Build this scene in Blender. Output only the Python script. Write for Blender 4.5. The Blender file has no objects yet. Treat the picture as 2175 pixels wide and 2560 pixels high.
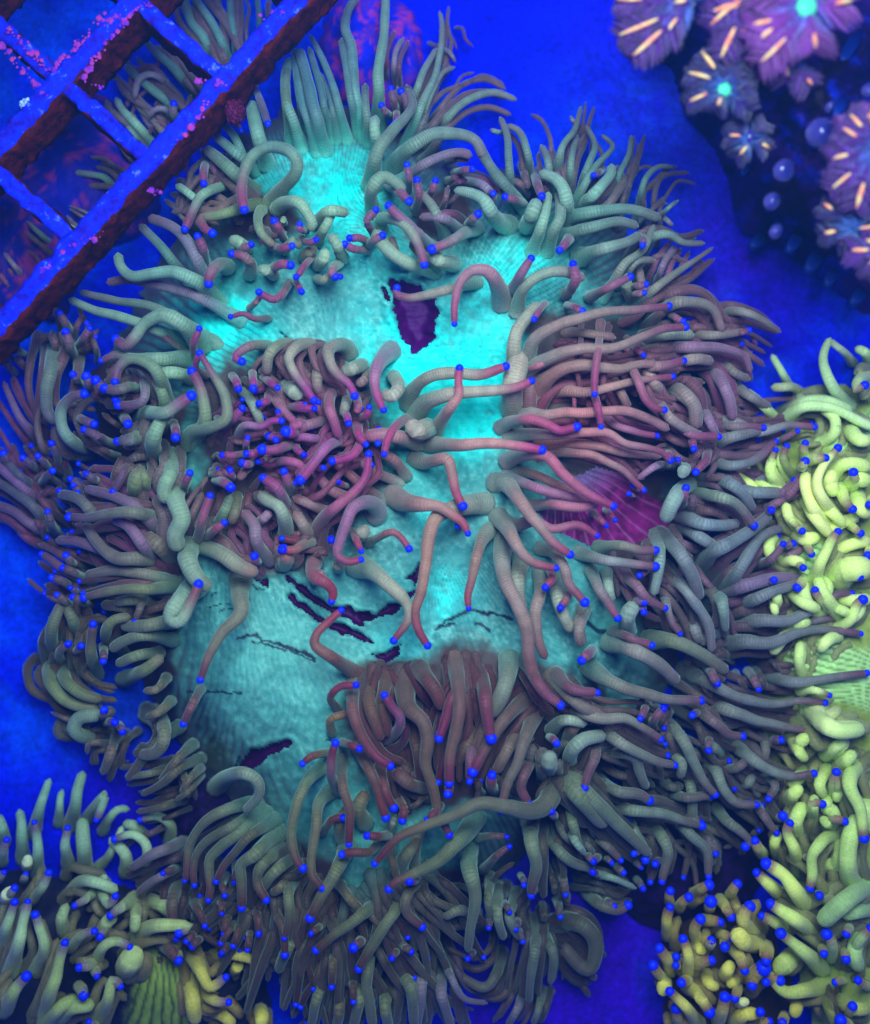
import bpy, math, random
import numpy as np

SC = bpy.context.scene
COL = SC.collection
S = 1e-4                 # metres per unit: one unit is one pixel of the photograph on the level of the oral disc
CX, CY = 1087.5, 1280.0
DISC_Z, DIST = 300.0, 2600.0
HC = DISC_Z + DIST       # height of the camera above the tank floor

# ---------------------------------------------------------------- camera
cam_data = bpy.data.cameras.new('camera')
cam = bpy.data.objects.new('camera', cam_data)
COL.objects.link(cam)
cam.location = (0, 0, HC * S)
cam_data.sensor_fit = 'VERTICAL'
cam_data.sensor_height = 24.0
cam_data.lens = 24.0 * DIST / 2560.0
cam_data.clip_start = 0.005
cam_data.clip_end = 50
cam_data.dof.use_dof = True
cam_data.dof.focus_distance = (HC - 360) * S
cam_data.dof.aperture_fstop = 4.2
SC.camera = cam

# ---------------------------------------------------------------- light: a blue-white lamp panel over the tank
W = bpy.data.worlds.new('World')
SC.world = W
W.use_nodes = True
bg = W.node_tree.nodes['Background']
bg.inputs[0].default_value = (0.05, 0.08, 0.50, 1)
bg.inputs[1].default_value = 0.75
lamp_data = bpy.data.lights.new('tank_lamp', 'AREA')
lamp_data.shape = 'DISK'
lamp_data.size = 1300 * S
lamp_data.energy = 1.34
lamp_data.color = (0.74, 0.96, 1.0)
lamp = bpy.data.objects.new('tank_lamp', lamp_data)
COL.objects.link(lamp)
lamp.location = ((1250 - CX) * S, (CY - 420) * S, 3050 * S)
lamp.rotation_euler = (math.radians(-6), 0, 0)

SC.view_settings.view_transform = 'Standard'
SC.view_settings.look = 'None'
SC.view_settings.exposure = 0.0
SC.view_settings.gamma = 1.0

rng = np.random.default_rng(7)
random.seed(7)

# each line: <tip b|n><layer 0-5>[style] <w0> <w1> points root -> tip, in the units of the named sheet
SHEETS = {'A': (0, 0, .45351), 'B': (700, 0, .45351), 'C': (1400, 0, .43934), 'D': (0, 800, .45351), 'E': (700, 800, .45351),
          'F': (1400, 800, .43934), 'G': (0, 1660, .45351), 'H': (700, 1660, .45351), 'I': (1400, 1660, .43934),
          'J': (430, 1420, .28345), 'K': (540, 840, .28345), 'L': (1250, 760, .28345), 'M': (480, 250, .32313), 'N': (330, 1860, .28345),
          'Q': (1800, 820, .21259), 'R': (1800, 1240, .21259), 'T': (1800, 1660, .21259)}
LARGE_CORAL = '''
@A
n0 62 44 1200,420 1130,230 1050,110 1015,0 1000,-90
n0 60 44 1285,420 1220,230 1150,100 1080,0 1050,-60
n0 50 36 1320,400 1285,180 1270,60 1268,0 1262,-80
n0 44 30 1425,260 1430,80 1420,20 1418,-50
n0 26 14 1100,330 1040,270 1000,240
n0 66 44 1100,560 980,400 880,310 800,230
n0 66 44 1040,690 900,540 760,430 690,360
n1m 52 34 980,580 900,440 830,410 770,440 740,545
n0p 78 40 880,850 760,700 670,600 640,540
n0 46 30 820,830 720,720 690,650
n1m 46 30 970,690 900,600 850,610 825,650
b1 54 46 985,680 955,630 960,575
n0 56 34 680,1110 580,980 490,960 410,950
n0p 54 20 480,1290 390,1250 330,1210
n0 50 24 330,1380 230,1300 150,1220
n0m 50 24 150,1560 80,1470 20,1390
n1p 74 52 1640,740 1590,600 1570,450 1595,320
n1 78 52 1730,760 1660,520 1625,270
b3m 46 42 1380,420 1440,570 1478,685
n2p 92 72 1450,830 1405,680 1385,560
b5 84 58 1470,1150 1550,1050 1625,960 1635,890 1590,830 1490,805 1400,850 1345,950 1330,1060 1348,1162
b3 70 50 1320,1000 1210,1030 1110,1080 1065,1160 1030,1240 1018,1268
b4o 72 50 1450,1120 1320,1150 1200,1190 1110,1200 1120,1250 1175,1290
n2p 64 46 1100,1120 1030,1060 970,1020
b3m 54 46 1150,860 1128,920 1124,1015
n1 80 50 1350,890 1250,800 1180,750
n1 96 66 1340,1000 1200,870 1130,820
n1 60 40 1345,870 1270,720 1230,690
n2m 90 60 1120,1520 1040,1340 950,1250 820,1200
n1 78 50 1000,1500 880,1350 770,1240
b3m 60 50 1130,1470 1120,1370 1092,1305
n4p 100 56 1230,1700 1110,1570 960,1500 830,1510 720,1520 665,1470 650,1395
n1m 84 50 1260,1730 1050,1620 850,1570 700,1540 590,1560
n1 84 40 1130,1860 830,1690 640,1660 440,1610
n2p 86 46 980,1860 700,1760 550,1720 380,1650
b4p 130 56 1150,1930 1010,1790 900,1740 800,1780 740,1860 690,1905 638,1868
b1 40 40 940,1880 855,1818
b2m 50 40 420,1930 470,1850 498,1812
b2 50 46 390,1830 330,1728
b3 66 52 410,1990 385,1900 365,1832
b2 50 52 140,1960 60,1900
@M
n4p 120 86 640,880 700,800 820,800 880,860 930,960 900,1010
b5r 70 66 720,1090 680,1000 637,938
b5r 66 58 900,1010 830,1000 835,966
n4 84 70 560,830 510,900 520,1010 570,1070 640,1130
b5r 80 62 600,1120 680,1150 775,1132
b4r 70 52 830,1060 890,1100 962,1083
b3p 110 60 640,1090 560,1090 534,1045
b3p 100 60 330,1140 400,1140 460,1122
n3p 130 100 430,1160 350,1090 300,1080
b4 120 66 440,1380 460,1280 400,1210 308,1192
b5r 84 74 560,1330 620,1310 700,1270 765,1282
n4p 110 96 650,1360 570,1320 520,1310
n3p 66 50 720,960 710,910
b5r 60 58 960,1190 870,1290 808,1372
b4r 60 62 790,1390 820,1430 848,1485
b4 160 70 300,1310 220,1270 140,1340 130,1432
b4r 70 66 760,1390 700,1500 640,1540 520,1490
b3r 64 40 620,1690 480,1690 400,1650 300,1678
n3r 56 46 430,1620 500,1560 540,1500
n3p 110 84 950,970 1050,860 1180,870 1210,880
n3p 96 70 960,1120 1010,1030 1060,930 1090,870
n4p 110 80 1180,1250 1140,1160 1100,1080 1050,1050
b4p 100 66 1150,1250 1080,1330 1110,1372
b3 50 50 1120,1340 1150,1370
n3p 110 90 960,1290 1010,1240 1040,1160
n2k 100 80 850,1230 900,1180 960,1150
n2 84 60 960,1380 1020,1390 1060,1350
n3 90 70 700,1180 800,1090 830,1150
@A
b4r 46 40 1085,1990 1065,1900 1100,1812
b3r 44 38 1150,2080 1080,2020 1100,1945
@B
n1 78 46 450,700 410,500 390,250 358,160 375,60 430,-30
n1 60 40 420,680 370,420 340,210
n2p 86 46 545,660 545,400 575,200 580,0 582,-60
n1 70 30 350,700 300,500 240,340 165,190
n2 86 60 225,760 165,500 105,270
n1 56 36 270,700 220,480 160,260
n1o 74 50 55,700 30,500 40,340
n1 46 32 120,640 95,480 90,400
n0 50 40 300,700 280,560 215,400
n0 60 40 480,720 470,560 470,460
n1 72 26 710,770 790,560 860,400 887,260 892,130 880,60
n1 54 34 700,640 790,400 868,265
n1m 34 22 890,265 935,290 968,345
n1 54 26 760,730 840,500 900,400 965,368
n1 64 38 840,760 960,610 1060,540 1180,510 1305,552
n0m 46 30 640,470 630,310 682,205
n2p 74 60 530,760 520,690 530,640
b2r 44 42 620,650 560,585
b2r 44 42 640,600 612,492
b2r 44 46 720,650 690,545 667,508
b2r 44 44 640,590 638,680
n3 110 46 500,1060 535,850 620,720 690,650 730,580 702,490
n3 100 60 600,960 690,840 830,750 980,740 1080,780 1125,870
n2m 66 50 720,960 850,880 980,840 1060,860
n2 76 60 1310,1110 1200,970 1120,850 1080,770
b4m 44 42 710,1070 710,980 700,912
b4r 50 46 740,1180 765,1080 755,995
b4r 50 44 800,1100 840,1050 857,1000
b4r 74 50 590,1010 650,1050 712,1112
b5m 84 52 870,1400 800,1330 650,1190 596,1133
b4m 50 44 540,1320 480,1220 528,1160
n4p 84 66 520,1200 505,1050 565,975 640,1010 685,1060
b4 60 48 470,1360 565,1300
b3r 50 46 510,1350 440,1310 385,1315
b3r 54 46 500,1380 400,1370 358,1348
b5 76 52 560,1290 560,1210 640,1215 720,1270 770,1360 797,1465
n4p 84 76 890,1500 770,1480 650,1420 570,1350 520,1270
b5 80 50 1110,1250 990,1300 900,1350 834,1377
n4p 96 80 980,1460 880,1440 820,1390
n4p 120 56 1290,1260 1180,1200 1120,1100 1040,1060 960,1050
b4 60 50 1030,1250 1092,1182
n3m 64 52 1010,1290 930,1220 850,1195 770,1200
n3 66 50 920,1340 860,1180 800,1090 770,1060
n2k 60 50 700,1480 640,1400 610,1300
n2k 90 60 860,1490 800,1420 720,1330
b3m 50 42 950,960 1060,935
n2m 60 46 1000,1010 1100,1010 1150,1050 1190,1110
b3m 40 40 1150,1040 1175,1070
b3r 60 46 1350,1130 1290,1100 1240,1088
n2 64 34 1275,1060 1260,850 1250,740 1213,645
n2 34 24 1250,735 1160,715
n2 60 40 1380,980 1360,820 1310,720 1250,690
n2 56 42 1490,1000 1470,860 1438,800
n2 70 26 1520,1000 1560,800 1620,720 1660,585
n2m 34 22 1640,700 1600,640
n1 56 32 1600,1050 1610,850 1640,740
n2 64 30 1650,1080 1700,900 1738,800 1690,695
n3p 92 64 1570,1280 1580,1090 1520,990 1430,950
b3r 60 50 1395,935 1420,1010 1442,1085
n3p 100 84 1350,1270 1390,1180 1415,1100
n2 90 60 1500,1300 1540,1200 1540,1050
n2p 80 50 1420,1300 1460,1180 1480,1060
b4r 84 46 1610,1290 1580,1330 1540,1382
b4m 76 50 1270,1620 1330,1500 1386,1422
b4r 80 50 1560,1640 1630,1550 1625,1500 1614,1458
b5r 120 36 1230,1720 1210,1600 1140,1495 1060,1490 990,1560 962,1680 962,1790
b5 70 46 1120,1550 950,1590 800,1625 700,1640 640,1620 646,1585
n3 84 60 1300,1760 1340,1600 1440,1520 1570,1500 1680,1540
@C
n2 74 26 70,1180 200,950 275,870 300,830 235,765
n3p 90 54 70,1220 200,1100 290,990 292,935
b3r 50 40 250,960 190,1000
n1 60 26 290,1170 340,990 390,880 406,770
n1 60 28 440,1230 460,1100 490,1010 560,950 640,950
n2 96 54 40,1240 200,1200 360,1190 470,1210 570,1245
n1 46 22 560,1240 620,1180 675,1140
n1m 36 26 580,1235 640,1285
n2 90 54 50,1330 200,1290 330,1260 445,1290
n3 116 50 80,1480 230,1420 400,1370 460,1330
b3r 56 42 465,1325 468,1400
n2 80 34 470,1450 530,1350 620,1335 700,1380 825,1385
n1 76 40 290,1620 370,1500 470,1420 535,1280
n1 84 24 440,1720 620,1580 740,1500 872,1408
n0m 56 40 540,1620 600,1480 660,1400
n1 60 40 380,1560 440,1490 540,1480
b4r 70 44 150,1700 270,1640 402,1575
b3 60 40 380,1650 490,1620
b3 50 40 400,1690 476,1668
b4r 56 46 30,1735 125,1770
n3 96 50 500,1840 650,1730 780,1720 870,1760 925,1890
n2 80 34 850,1800 1000,1770 1130,1810 1258,1892
n2 80 40 700,1900 900,1910 1060,1885
n1p 90 60 420,1720 380,1640 380,1560
n1p 100 60 480,1930 640,1900 760,1910
b2 46 40 640,1800 700,1830
b2 50 36 990,1900 1075,1880
@D
n3 100 60 320,90 285,250 258,400 262,510 320,570
b4p 96 52 570,690 440,695 355,620 340,500 400,420 470,408
b3p 120 40 1080,215 900,215 760,215 640,195 556,225
b4 96 52 930,500 890,330 830,250 720,215 650,270 635,345
b3 110 52 1040,700 1130,560 1120,420 1090,340 1056,280
b5 96 40 1040,720 1060,620 1160,595 1250,540 1240,420 1170,300 1100,180
b4p 110 60 760,590 800,520 920,510 1000,455 1060,415
n3p 100 80 870,790 840,670 870,590 920,510
b4r 60 56 950,560 970,650
b3p 64 56 670,520 708,575
b3 50 48 450,360 405,302
b3m 56 60 520,400 480,312
b4m 56 62 600,420 532,335
b4 60 60 800,400 720,370 640,390 580,378
b3m 66 50 740,270 800,370 780,450 720,470 650,470
b3 50 50 680,400 640,440
n2 80 60 920,560 900,430 850,300
n2p 90 70 1080,330 960,290 830,300
b3r 56 48 390,500 460,550 522,576
b3r 62 48 640,700 540,640 467,605
b3p 140 52 810,640 720,660 650,670
b2 52 46 330,820 310,730 287,680
n1m 76 32 260,720 120,550 60,430 20,340
n1 66 44 250,970 100,850 10,740
n1m 64 50 280,1060 100,900 -40,780
b2 50 46 200,830 130,762
b2 50 42 270,820 212,750
b1 50 46 70,830 22,735
b3 52 44 210,920 293,832
n1 66 50 320,1190 200,1050 100,960 -40,880
n0m 76 50 340,1210 180,1130 80,1060 -40,1010
b2 60 42 500,1000 450,920 390,877
b2 54 42 480,990 410,912
b2 50 40 480,1010 430,955
b2 60 40 380,1010 330,942
b3 60 44 560,900 480,850
b3r 70 44 780,800 700,810 660,880 625,946
n3o 96 84 760,1020 745,910 790,810
n3o 60 50 800,1000 800,900 770,800
n3 84 60 560,1210 500,1060 420,980 325,960
n3m 90 58 930,1250 800,1080 650,980 470,930
b5 100 46 950,1135 850,1090 740,1060 600,1070 480,1090 380,1086
b3 60 42 310,1180 265,1058
n3 100 60 930,1310 760,1320 620,1305 530,1220 470,1120
n4m 90 60 880,1380 780,1220 700,1130 620,1100
n2 80 60 1000,1460 800,1400 640,1380 470,1410
b3r 70 42 520,1470 360,1380 280,1320 228,1288
n2m 76 60 880,1410 760,1370 600,1280 420,1220 310,1215
b3 50 48 430,1360 368,1298
b3 60 46 480,1430 400,1390 350,1368
b2 50 42 430,1440 370,1400 312,1380
b3 60 48 430,1500 340,1440 288,1420
b3 60 42 420,1580 318,1516
b2 50 36 450,1510 390,1476
b4o 90 46 1000,1450 850,1480 700,1485 580,1500 462,1530
b3 60 46 510,1570 405,1527
b2 70 30 830,1480 780,1560 745,1660
n2 84 70 990,1650 800,1685 670,1690
b3o 90 48 540,1980 500,1800 515,1672
n3o 64 60 650,1810 585,1740 620,1660 720,1635
n2 84 64 980,1770 800,1740 680,1770 610,1820
n2 84 60 440,1780 400,1640 355,1540
n3 84 60 310,1870 285,1730 320,1610 345,1560
b3 60 46 340,1900 330,1830 380,1785
b3 50 46 400,1850 450,1795
b3r 60 46 570,1790 572,1880
n2 70 60 900,1830 760,1850 640,1900
n2o 90 70 660,1990 800,1930 900,1850
n1k 80 60 800,1640 680,1580 560,1570
n2o 70 60 870,1560 750,1540 630,1560
b5p 150 48 1130,1430 1010,1530 940,1640 985,1665 1050,1560 1097,1450
n4p 120 100 1010,840 965,960 1000,1090 965,1190 985,1270
n4p 100 86 930,720 945,830 905,940 915,1010
n4p 130 90 1060,1190 1035,1310 1085,1420 1160,1480
n4 100 90 1070,1220 1230,1300 1340,1370 1420,1395
b5r 76 44 1095,1260 1105,1130 1160,965
b4r 60 46 1005,960 1048,843
b5r 60 42 1130,1210 1238,1117
b3p 60 40 1190,530 1220,575
n2k 100 80 960,1330 880,1250 800,1180
@K
b3 110 72 500,100 380,80 250,110 165,190 235,228
n3 116 90 700,80 560,75 465,170 445,340
b4r 90 66 405,355 480,420 545,458
b4 130 72 930,170 830,75 720,85 640,190 690,330 780,450 868,572
n3p 170 130 620,430 700,490 750,540
n2 116 90 950,200 900,330 890,430 920,520
b5 160 70 1210,200 1120,85 1000,120 1010,250 1080,350 1180,430 1225,536
n3p 150 130 1310,250 1200,290 1120,310
n2 110 90 1340,290 1320,380 1240,430
b5m 190 66 1590,100 1500,170 1420,270 1395,400 1430,540 1482,658
n4p 140 120 1550,330 1610,440 1550,530 1460,500
n4r 130 84 1080,410 1000,540 1000,650 1040,760 1085,900
n3p 110 80 1170,490 1140,610 1120,710
b4m 90 70 1120,650 1170,773
b4r 90 62 1240,740 1330,700 1352,630
n4r 90 80 1240,540 1240,680
b4m 90 72 40,810 160,720 235,640
b4r 90 76 135,340 200,470
b4r 76 80 320,310 330,465
b4r 100 70 470,480 450,575 380,597
n3p 96 80 220,470 300,560 370,700 395,790
b4r 90 66 590,610 700,630 868,640
b3r 60 56 640,620 788,606
b4r 60 56 570,740 548,667
b4m 96 62 180,1010 205,850 260,790 400,795 500,745 585,752
n4r 90 84 410,440 520,560 620,680 730,800
n4r 90 84 750,680 735,770 650,800
b4m 110 110 740,840 620,845
n3 110 90 1030,750 880,760 770,800 715,880
n3m 90 80 1030,890 900,905 780,890 680,900
b3m 70 72 420,860 530,918
b4m 60 60 265,1010 280,900
b5 100 90 730,930 600,975 480,1010 402,1000
b4r 80 70 440,1000 272,1040
b4r 80 64 280,1040 150,1055 58,1050
b4m 76 80 330,1130 235,1120
b3m 66 56 440,1080 375,1110
b5m 90 96 -20,1270 60,1285 132,1337
b4r 80 66 150,1270 128,1188
n3r 90 80 300,1150 250,1200 200,1260
n3p 150 120 620,1820 615,1650 550,1500 440,1440 390,1380
b4m 120 88 640,1560 540,1350 410,1248
b3m 90 66 690,920 715,1000 777,1050
b5m 100 90 1230,960 1090,930 980,970 880,1100 800,1200 742,1275
b4m 60 50 760,1330 705,1300
b4p 110 78 650,1420 635,1290 600,1195
n4r 90 80 430,1170 550,1110 680,1110 755,1150 715,1250
b4r 100 74 1240,780 1280,900 1220,1040 1130,1085 1018,1105
b4r 80 60 850,1160 950,1162
b4r 120 66 1240,740 1260,860 1323,957
b4r 80 66 1480,870 1428,948
b5r 110 64 1720,730 1590,785 1520,900 1482,1048
b5r 150 66 905,1820 900,1700 960,1590 1080,1490 1220,1370 1320,1230 1348,1038
n1 120 90 1700,1270 1580,1100 1420,1020 1340,1010
n1 100 90 1660,1320 1450,1220 1250,1100 1050,1060
n2 140 110 1720,930 1550,890 1400,875 1310,880
n1k 110 90 1520,1490 1300,1330 1130,1180 980,1080
n2 110 90 1300,1470 1050,1380 930,1270 860,1180
b2 70 62 1160,1330 1077,1285
n2 110 90 980,1560 830,1490 680,1420
n2 140 100 840,1820 780,1680 690,1550
b5m 170 66 1350,1620 1430,1550 1350,1470 1220,1510 1150,1650 1090,1820 1070,1930 1160,1990 1285,1972
b4m 90 80 1060,1900 1018,1795
b5r 80 60 1190,1700 1230,1780 1282,1897
n4p 150 130 1270,1780 1325,1690
b5 96 62 1310,1840 1420,1780 1560,1730 1640,1790 1706,1882
b4 110 76 870,1810 760,1850 700,1882 597,1885
n3m 140 100 510,2000 400,1900 350,1790 340,1680 240,1540
n3m 100 80 350,1670 400,1620 480,1550
b4m 80 84 380,2000 340,1940
b4r 90 70 -40,1750 78,1650
n2k 110 90 190,1380 180,1520 130,1660
n2p 120 90 20,1680 80,1520 130,1400
@E
b4p 96 56 690,500 740,380 830,310 960,290 1100,300 1248,255
b4p 120 48 720,560 800,460 900,420 1000,400 1150,395 1300,370 1390,335
b5 96 42 840,640 930,490 985,410 985,330 990,262
b5 96 50 770,680 950,690 1150,680 1300,692 1448,718
n4 90 76 790,690 660,650 560,635 470,645
n4p 130 100 830,590 760,610 710,560
b4 96 50 710,750 800,785 920,765 945,850 970,950 1010,1030
b5 140 40 590,940 680,1000 790,1015 880,1030 960,1080 1010,1120 1037,1180
b4 44 42 1015,1115 980,1135
b4 120 46 1180,1010 1060,1015 940,1045 860,1090 825,1180 805,1350 780,1490 745,1610 765,1710 815,1797
b4 90 40 1190,1130 1120,1200 1080,1320 1055,1440 1035,1520 1040,1592
n4 110 74 1250,1150 1225,1320 1250,1450 1310,1570 1360,1700 1370,1830 1400,1990
n2p 110 80 1340,1280 1310,1450 1330,1610
n3 90 56 1430,1350 1435,1500 1410,1620 1420,1750 1465,1870
b4r 56 46 1480,1360 1497,1430 1462,1475
b5 110 46 1180,1050 1250,1150 1320,1270 1400,1340 1525,1368
b5 116 50 1150,910 1230,895 1320,990 1400,1100 1500,1220 1602,1296
b4r 90 40 1220,1100 1290,1130 1400,1110 1500,1150 1640,1130 1750,1190
b4 80 50 1400,1250 1500,1280 1570,1370 1600,1460 1682,1560
b3 60 46 1600,1470 1545,1586
n2p 90 70 1520,1390 1540,1560 1610,1720
n3 76 56 1690,1580 1650,1700 1655,1800
b4p 140 42 380,1340 500,1380 600,1460 690,1550 710,1640 625,1770
b4r 110 48 200,1300 180,1400 250,1450 290,1500 283,1555
b5r 96 42 460,1970 300,1870 190,1790 200,1730 270,1660 340,1598
n3p 120 90 320,1370 330,1330
n4r 90 40 180,1440 215,1400 250,1440
b3p 120 70 20,1360 40,1310 20,1266
n2p 150 120 1290,540 1280,380 1330,180
@L
n2p 170 110 110,700 120,420 150,250 230,120 340,-10
b5r 70 62 410,-20 330,80 300,137
b4r 70 62 590,10 722,68
b4 150 72 110,680 230,490 300,320 450,220 700,130 950,70 1200,50 1492,20
b4 140 68 130,740 250,580 500,450 750,390 1000,390 1250,290 1450,220 1640,205
n1 96 80 540,260 700,245 830,260 1020,300
n3r 66 56 170,610 300,560 450,490
b3 170 62 290,900 370,710 550,570 720,540 900,560 1050,570 1250,530 1480,540 1625,500
b2 120 60 370,790 550,765 750,780 950,740 1150,690 1350,660 1528,640
b5r 84 66 890,130 870,350 835,600 833,802
b4r 84 60 800,690 850,850 880,970 888,1085
b4r 100 66 1020,410 1130,520 1220,690 1290,850 1370,920 1452,935
n1 96 80 950,590 1060,780 1140,930
n3 110 80 1330,700 1400,850 1500,1000 1700,1130 1790,1170
n2 110 90 1400,730 1560,790 1690,900 1725,1090
n3 120 86 50,1010 200,970 400,975 600,960 850,950 1100,940 1300,1010 1490,1110
b5r 130 84 -40,1120 90,1040 250,1020 400,1060 530,1120 620,1100 685,1083
b2m 84 60 880,940 1000,1060 1200,1130 1385,1163
b4 130 60 20,1190 250,1150 500,1160 750,1130 950,1140 1100,1230 1300,1270 1430,1310 1502,1386
n2 110 66 280,1240 550,1230 850,1250 1100,1310 1420,1350
b4 100 60 360,1300 600,1310 800,1330 950,1390 1100,1480 1200,1580 1270,1645
b5r 140 76 10,1430 130,1345 300,1320 430,1360 560,1500 700,1620 860,1720 1002,1785
n2 110 70 120,1470 300,1500 500,1590 720,1690
n3m 120 76 0,1500 200,1580 450,1660 700,1710 870,1735
n4r 110 80 220,1780 450,1765 700,1790 880,1750
b3r 80 56 800,1830 935,1955
b3r 80 56 920,1810 1012,1905
b3r 60 48 1220,1640 1165,1595
b3 50 44 1180,1690 1135,1675
n3m 76 60 1560,1430 1400,1420 1300,1480 1210,1550
n4p 140 110 1630,1410 1600,1520
b3 60 56 1590,1420 1568,1372
n1k 90 80 560,480 640,420 760,440
@F
b2r 50 34 390,140 475,202
b3 90 48 380,280 460,265 560,260 705,235
n2 90 60 620,500 560,400 500,300 470,220
b3r 76 46 585,520 660,590 760,655 905,665
b3r 56 44 735,640 760,735
b3r 70 48 830,680 832,790 770,867
b3r 50 44 610,740 630,800
n3m 66 50 790,470 850,570 890,660
n2 90 80 560,390 680,400 760,480 775,620
n2m 90 60 810,240 900,320 950,420 985,570
n2 84 64 620,270 760,220 870,235
n2m 90 40 520,180 660,155 800,155 950,165 1050,210 1085,300
n1 80 50 970,350 1080,430 1200,505
n1 70 50 900,230 990,300 1080,340
b2 70 44 960,640 1130,640 1300,600 1450,610
n2 90 60 830,760 960,670 1080,640 1210,615
b2 66 44 870,600 1000,605 1155,613
n1 70 50 860,560 1000,580 1090,620
b2 96 40 820,780 950,830 1100,800 1230,690
b2 50 36 1230,700 1350,632
b4o 100 48 710,990 850,1000 980,1030 1060,1110 1105,1172
n3 100 60 810,910 950,920 1050,1000 1100,1085
n2 90 70 950,960 1150,980 1290,985
b2r 70 40 1080,1120 1200,1060 1300,1010 1385,980
b2m 66 46 1170,1080 1290,960 1330,915
b3r 66 46 1190,1090 1320,970 1387,862
b3 50 50 1170,1110 1200,1082
n4p 100 90 780,930 690,960 640,1040 595,1150
b4r 60 50 680,1080 700,1010 715,955
n2 110 60 640,1080 780,1150 900,1170 1020,1155
n2 90 70 690,1170 800,1240 880,1290
n3 120 60 770,1460 860,1330 980,1260 1090,1190 1200,1100
n2 110 50 850,1560 1000,1450 1080,1330 1150,1230 1270,1180
b3r 70 44 1080,1410 1200,1360 1268,1275
b2 50 46 1260,1310 1325,1272
n2r 70 40 1200,1420 1330,1330 1412,1265
n2m 100 70 850,1580 1000,1530 1200,1475 1380,1470
b3 50 50 1180,1500 1215,1480
n3 100 50 940,1650 1100,1590 1220,1540 1380,1495
n4p 120 46 860,1640 850,1600 910,1580 930,1660 942,1775
b3 110 42 940,1730 1150,1710 1300,1710 1450,1640 1580,1560 1662,1555
b2 66 36 1270,1730 1450,1710 1612,1690
b3 110 40 860,1860 1050,1830 1200,1840 1350,1780 1500,1760 1712,1785
n4 100 70 540,1200 640,1280 720,1400 770,1510 795,1590
n3 96 50 570,1380 680,1500 780,1620 850,1760 862,1890
n4p 90 50 530,1200 565,1300 560,1420 530,1570
b4o 84 52 190,1300 350,1285 460,1310 547,1310
b4 80 52 70,1310 200,1350 350,1380 547,1403
b3r 50 42 520,1400 450,1452
b3r 90 46 330,1410 420,1500 500,1590 600,1641
b3 84 50 160,1390 210,1500 280,1620 330,1700
b3 56 52 420,1600 475,1605
b3 40 46 470,1620 475,1660
n3p 110 96 390,1790 385,1690 430,1610
n2p 76 50 260,1410 280,1530 295,1610
n2 76 60 140,1600 110,1740 135,1850
b2 66 36 560,1490 600,1600 640,1720 682,1785
b3r 70 48 280,1760 400,1810 520,1850
b4m 90 56 190,1870 122,1936
n3 110 80 240,1820 400,1870 550,1950 670,2060
n2o 110 80 470,1820 650,1830 800,1900 950,2000
n1 70 60 960,1800 860,1790 800,1850
n1 90 60 700,1660 760,1740 790,1840
n1k 80 60 880,1020 940,1080 1010,1100
n1 70 50 1090,930 1180,890 1230,830
@D
b4 130 42 1330,1380 1325,1520 1330,1610 1230,1720 1150,1850 1105,1985
@G
b3r 56 46 1120,120 1070,200 1013,328
@H
b4r 84 50 410,110 400,270 450,390 530,510 613,563
n3r 76 76 820,690 720,660 630,585
b3r 84 50 410,420 520,640 560,780 585,850
b3r 70 50 545,540 580,700 630,795
b3r 60 50 640,730 685,800 675,862
b4m 70 50 560,430 650,360 660,290 620,240 573,168
n4 110 50 690,60 700,220 790,320 810,420 800,560 850,700 872,850
n3 110 70 745,-20 830,110 900,250
b4 90 56 950,-10 990,180 980,330 940,500 932,660
b4r 90 50 1100,50 960,170 910,320 875,415
b4r 100 56 1070,-20 1120,120 1140,260 1165,415
n3p 110 80 1270,-20 1240,120 1160,290
b3 96 56 1400,160 1260,280 1160,420 1060,597
b4 100 44 1430,220 1360,380 1300,560 1250,680 1215,815
b3m 70 46 1130,430 1060,470 1045,645
b3r 80 50 1420,460 1360,580 1330,680 1370,770
b4k 76 56 1200,700 1165,680 1168,610
b4r 50 54 930,660 925,715
b5 130 42 1480,570 1505,680 1460,780 1360,810 1240,785 1100,770 950,835 800,890 650,960 520,1102
n5p 100 90 1490,600 1490,490
b4r 60 52 890,770 815,860
b4r 56 48 850,830 933,940
b4o 130 44 1100,810 1000,960 880,1080 750,1150 640,1200 597,1243
b4 60 52 760,1180 713,1195
n4o 120 46 1040,960 1040,1120 1075,1280 1050,1450 1035,1590
b4o 130 50 1380,800 1385,950 1410,1100 1382,1275
b2o 56 30 1070,965 1250,950
b3k 60 34 1110,1150 1265,1005
b4o 80 48 270,540 150,640 90,800 65,950 90,1080 130,1127
b4 80 44 310,680 220,760 200,900 170,1080 180,1170 235,1237
b4k 56 44 280,490 190,500 125,547
b5m 70 50 345,720 285,620 285,520 307,430
b4r 60 46 330,430 437,466
b4r 66 48 340,480 350,680 380,800 380,995
b3k 60 46 220,940 290,860 350,845
b4r 50 44 330,260 275,190 330,125 420,115
n3 60 46 290,400 275,310 380,270
b4k 60 48 560,960 500,1030 400,1035 343,1047
b4r 60 48 610,945 480,945
n2k 56 46 640,930 610,1050 650,1190
b4o 110 50 390,960 310,1150 250,1250 165,1402
b3o 96 44 600,1270 440,1390 330,1470 195,1578
b3o 84 54 710,1200 620,1380 540,1500 433,1680
b3k 84 46 830,1150 710,1250 700,1370 787,1450
b3 50 38 240,1430 172,1483
b3m 60 60 470,1500 405,1560
b3 50 42 660,1560 618,1617
b3 50 42 650,1550 723,1583
b3 60 44 310,1530 290,1680 285,1775
b3k 60 40 390,1690 405,1858
n2o 90 60 360,1000 330,860 420,760
n2o 110 70 480,900 430,800 480,700
n2p 60 50 600,930 640,830
n1o 100 60 720,1130 760,950 800,860
n2o 100 60 640,1160 700,1040 780,960
n2k 70 50 320,1200 380,1290 450,1360
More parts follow.
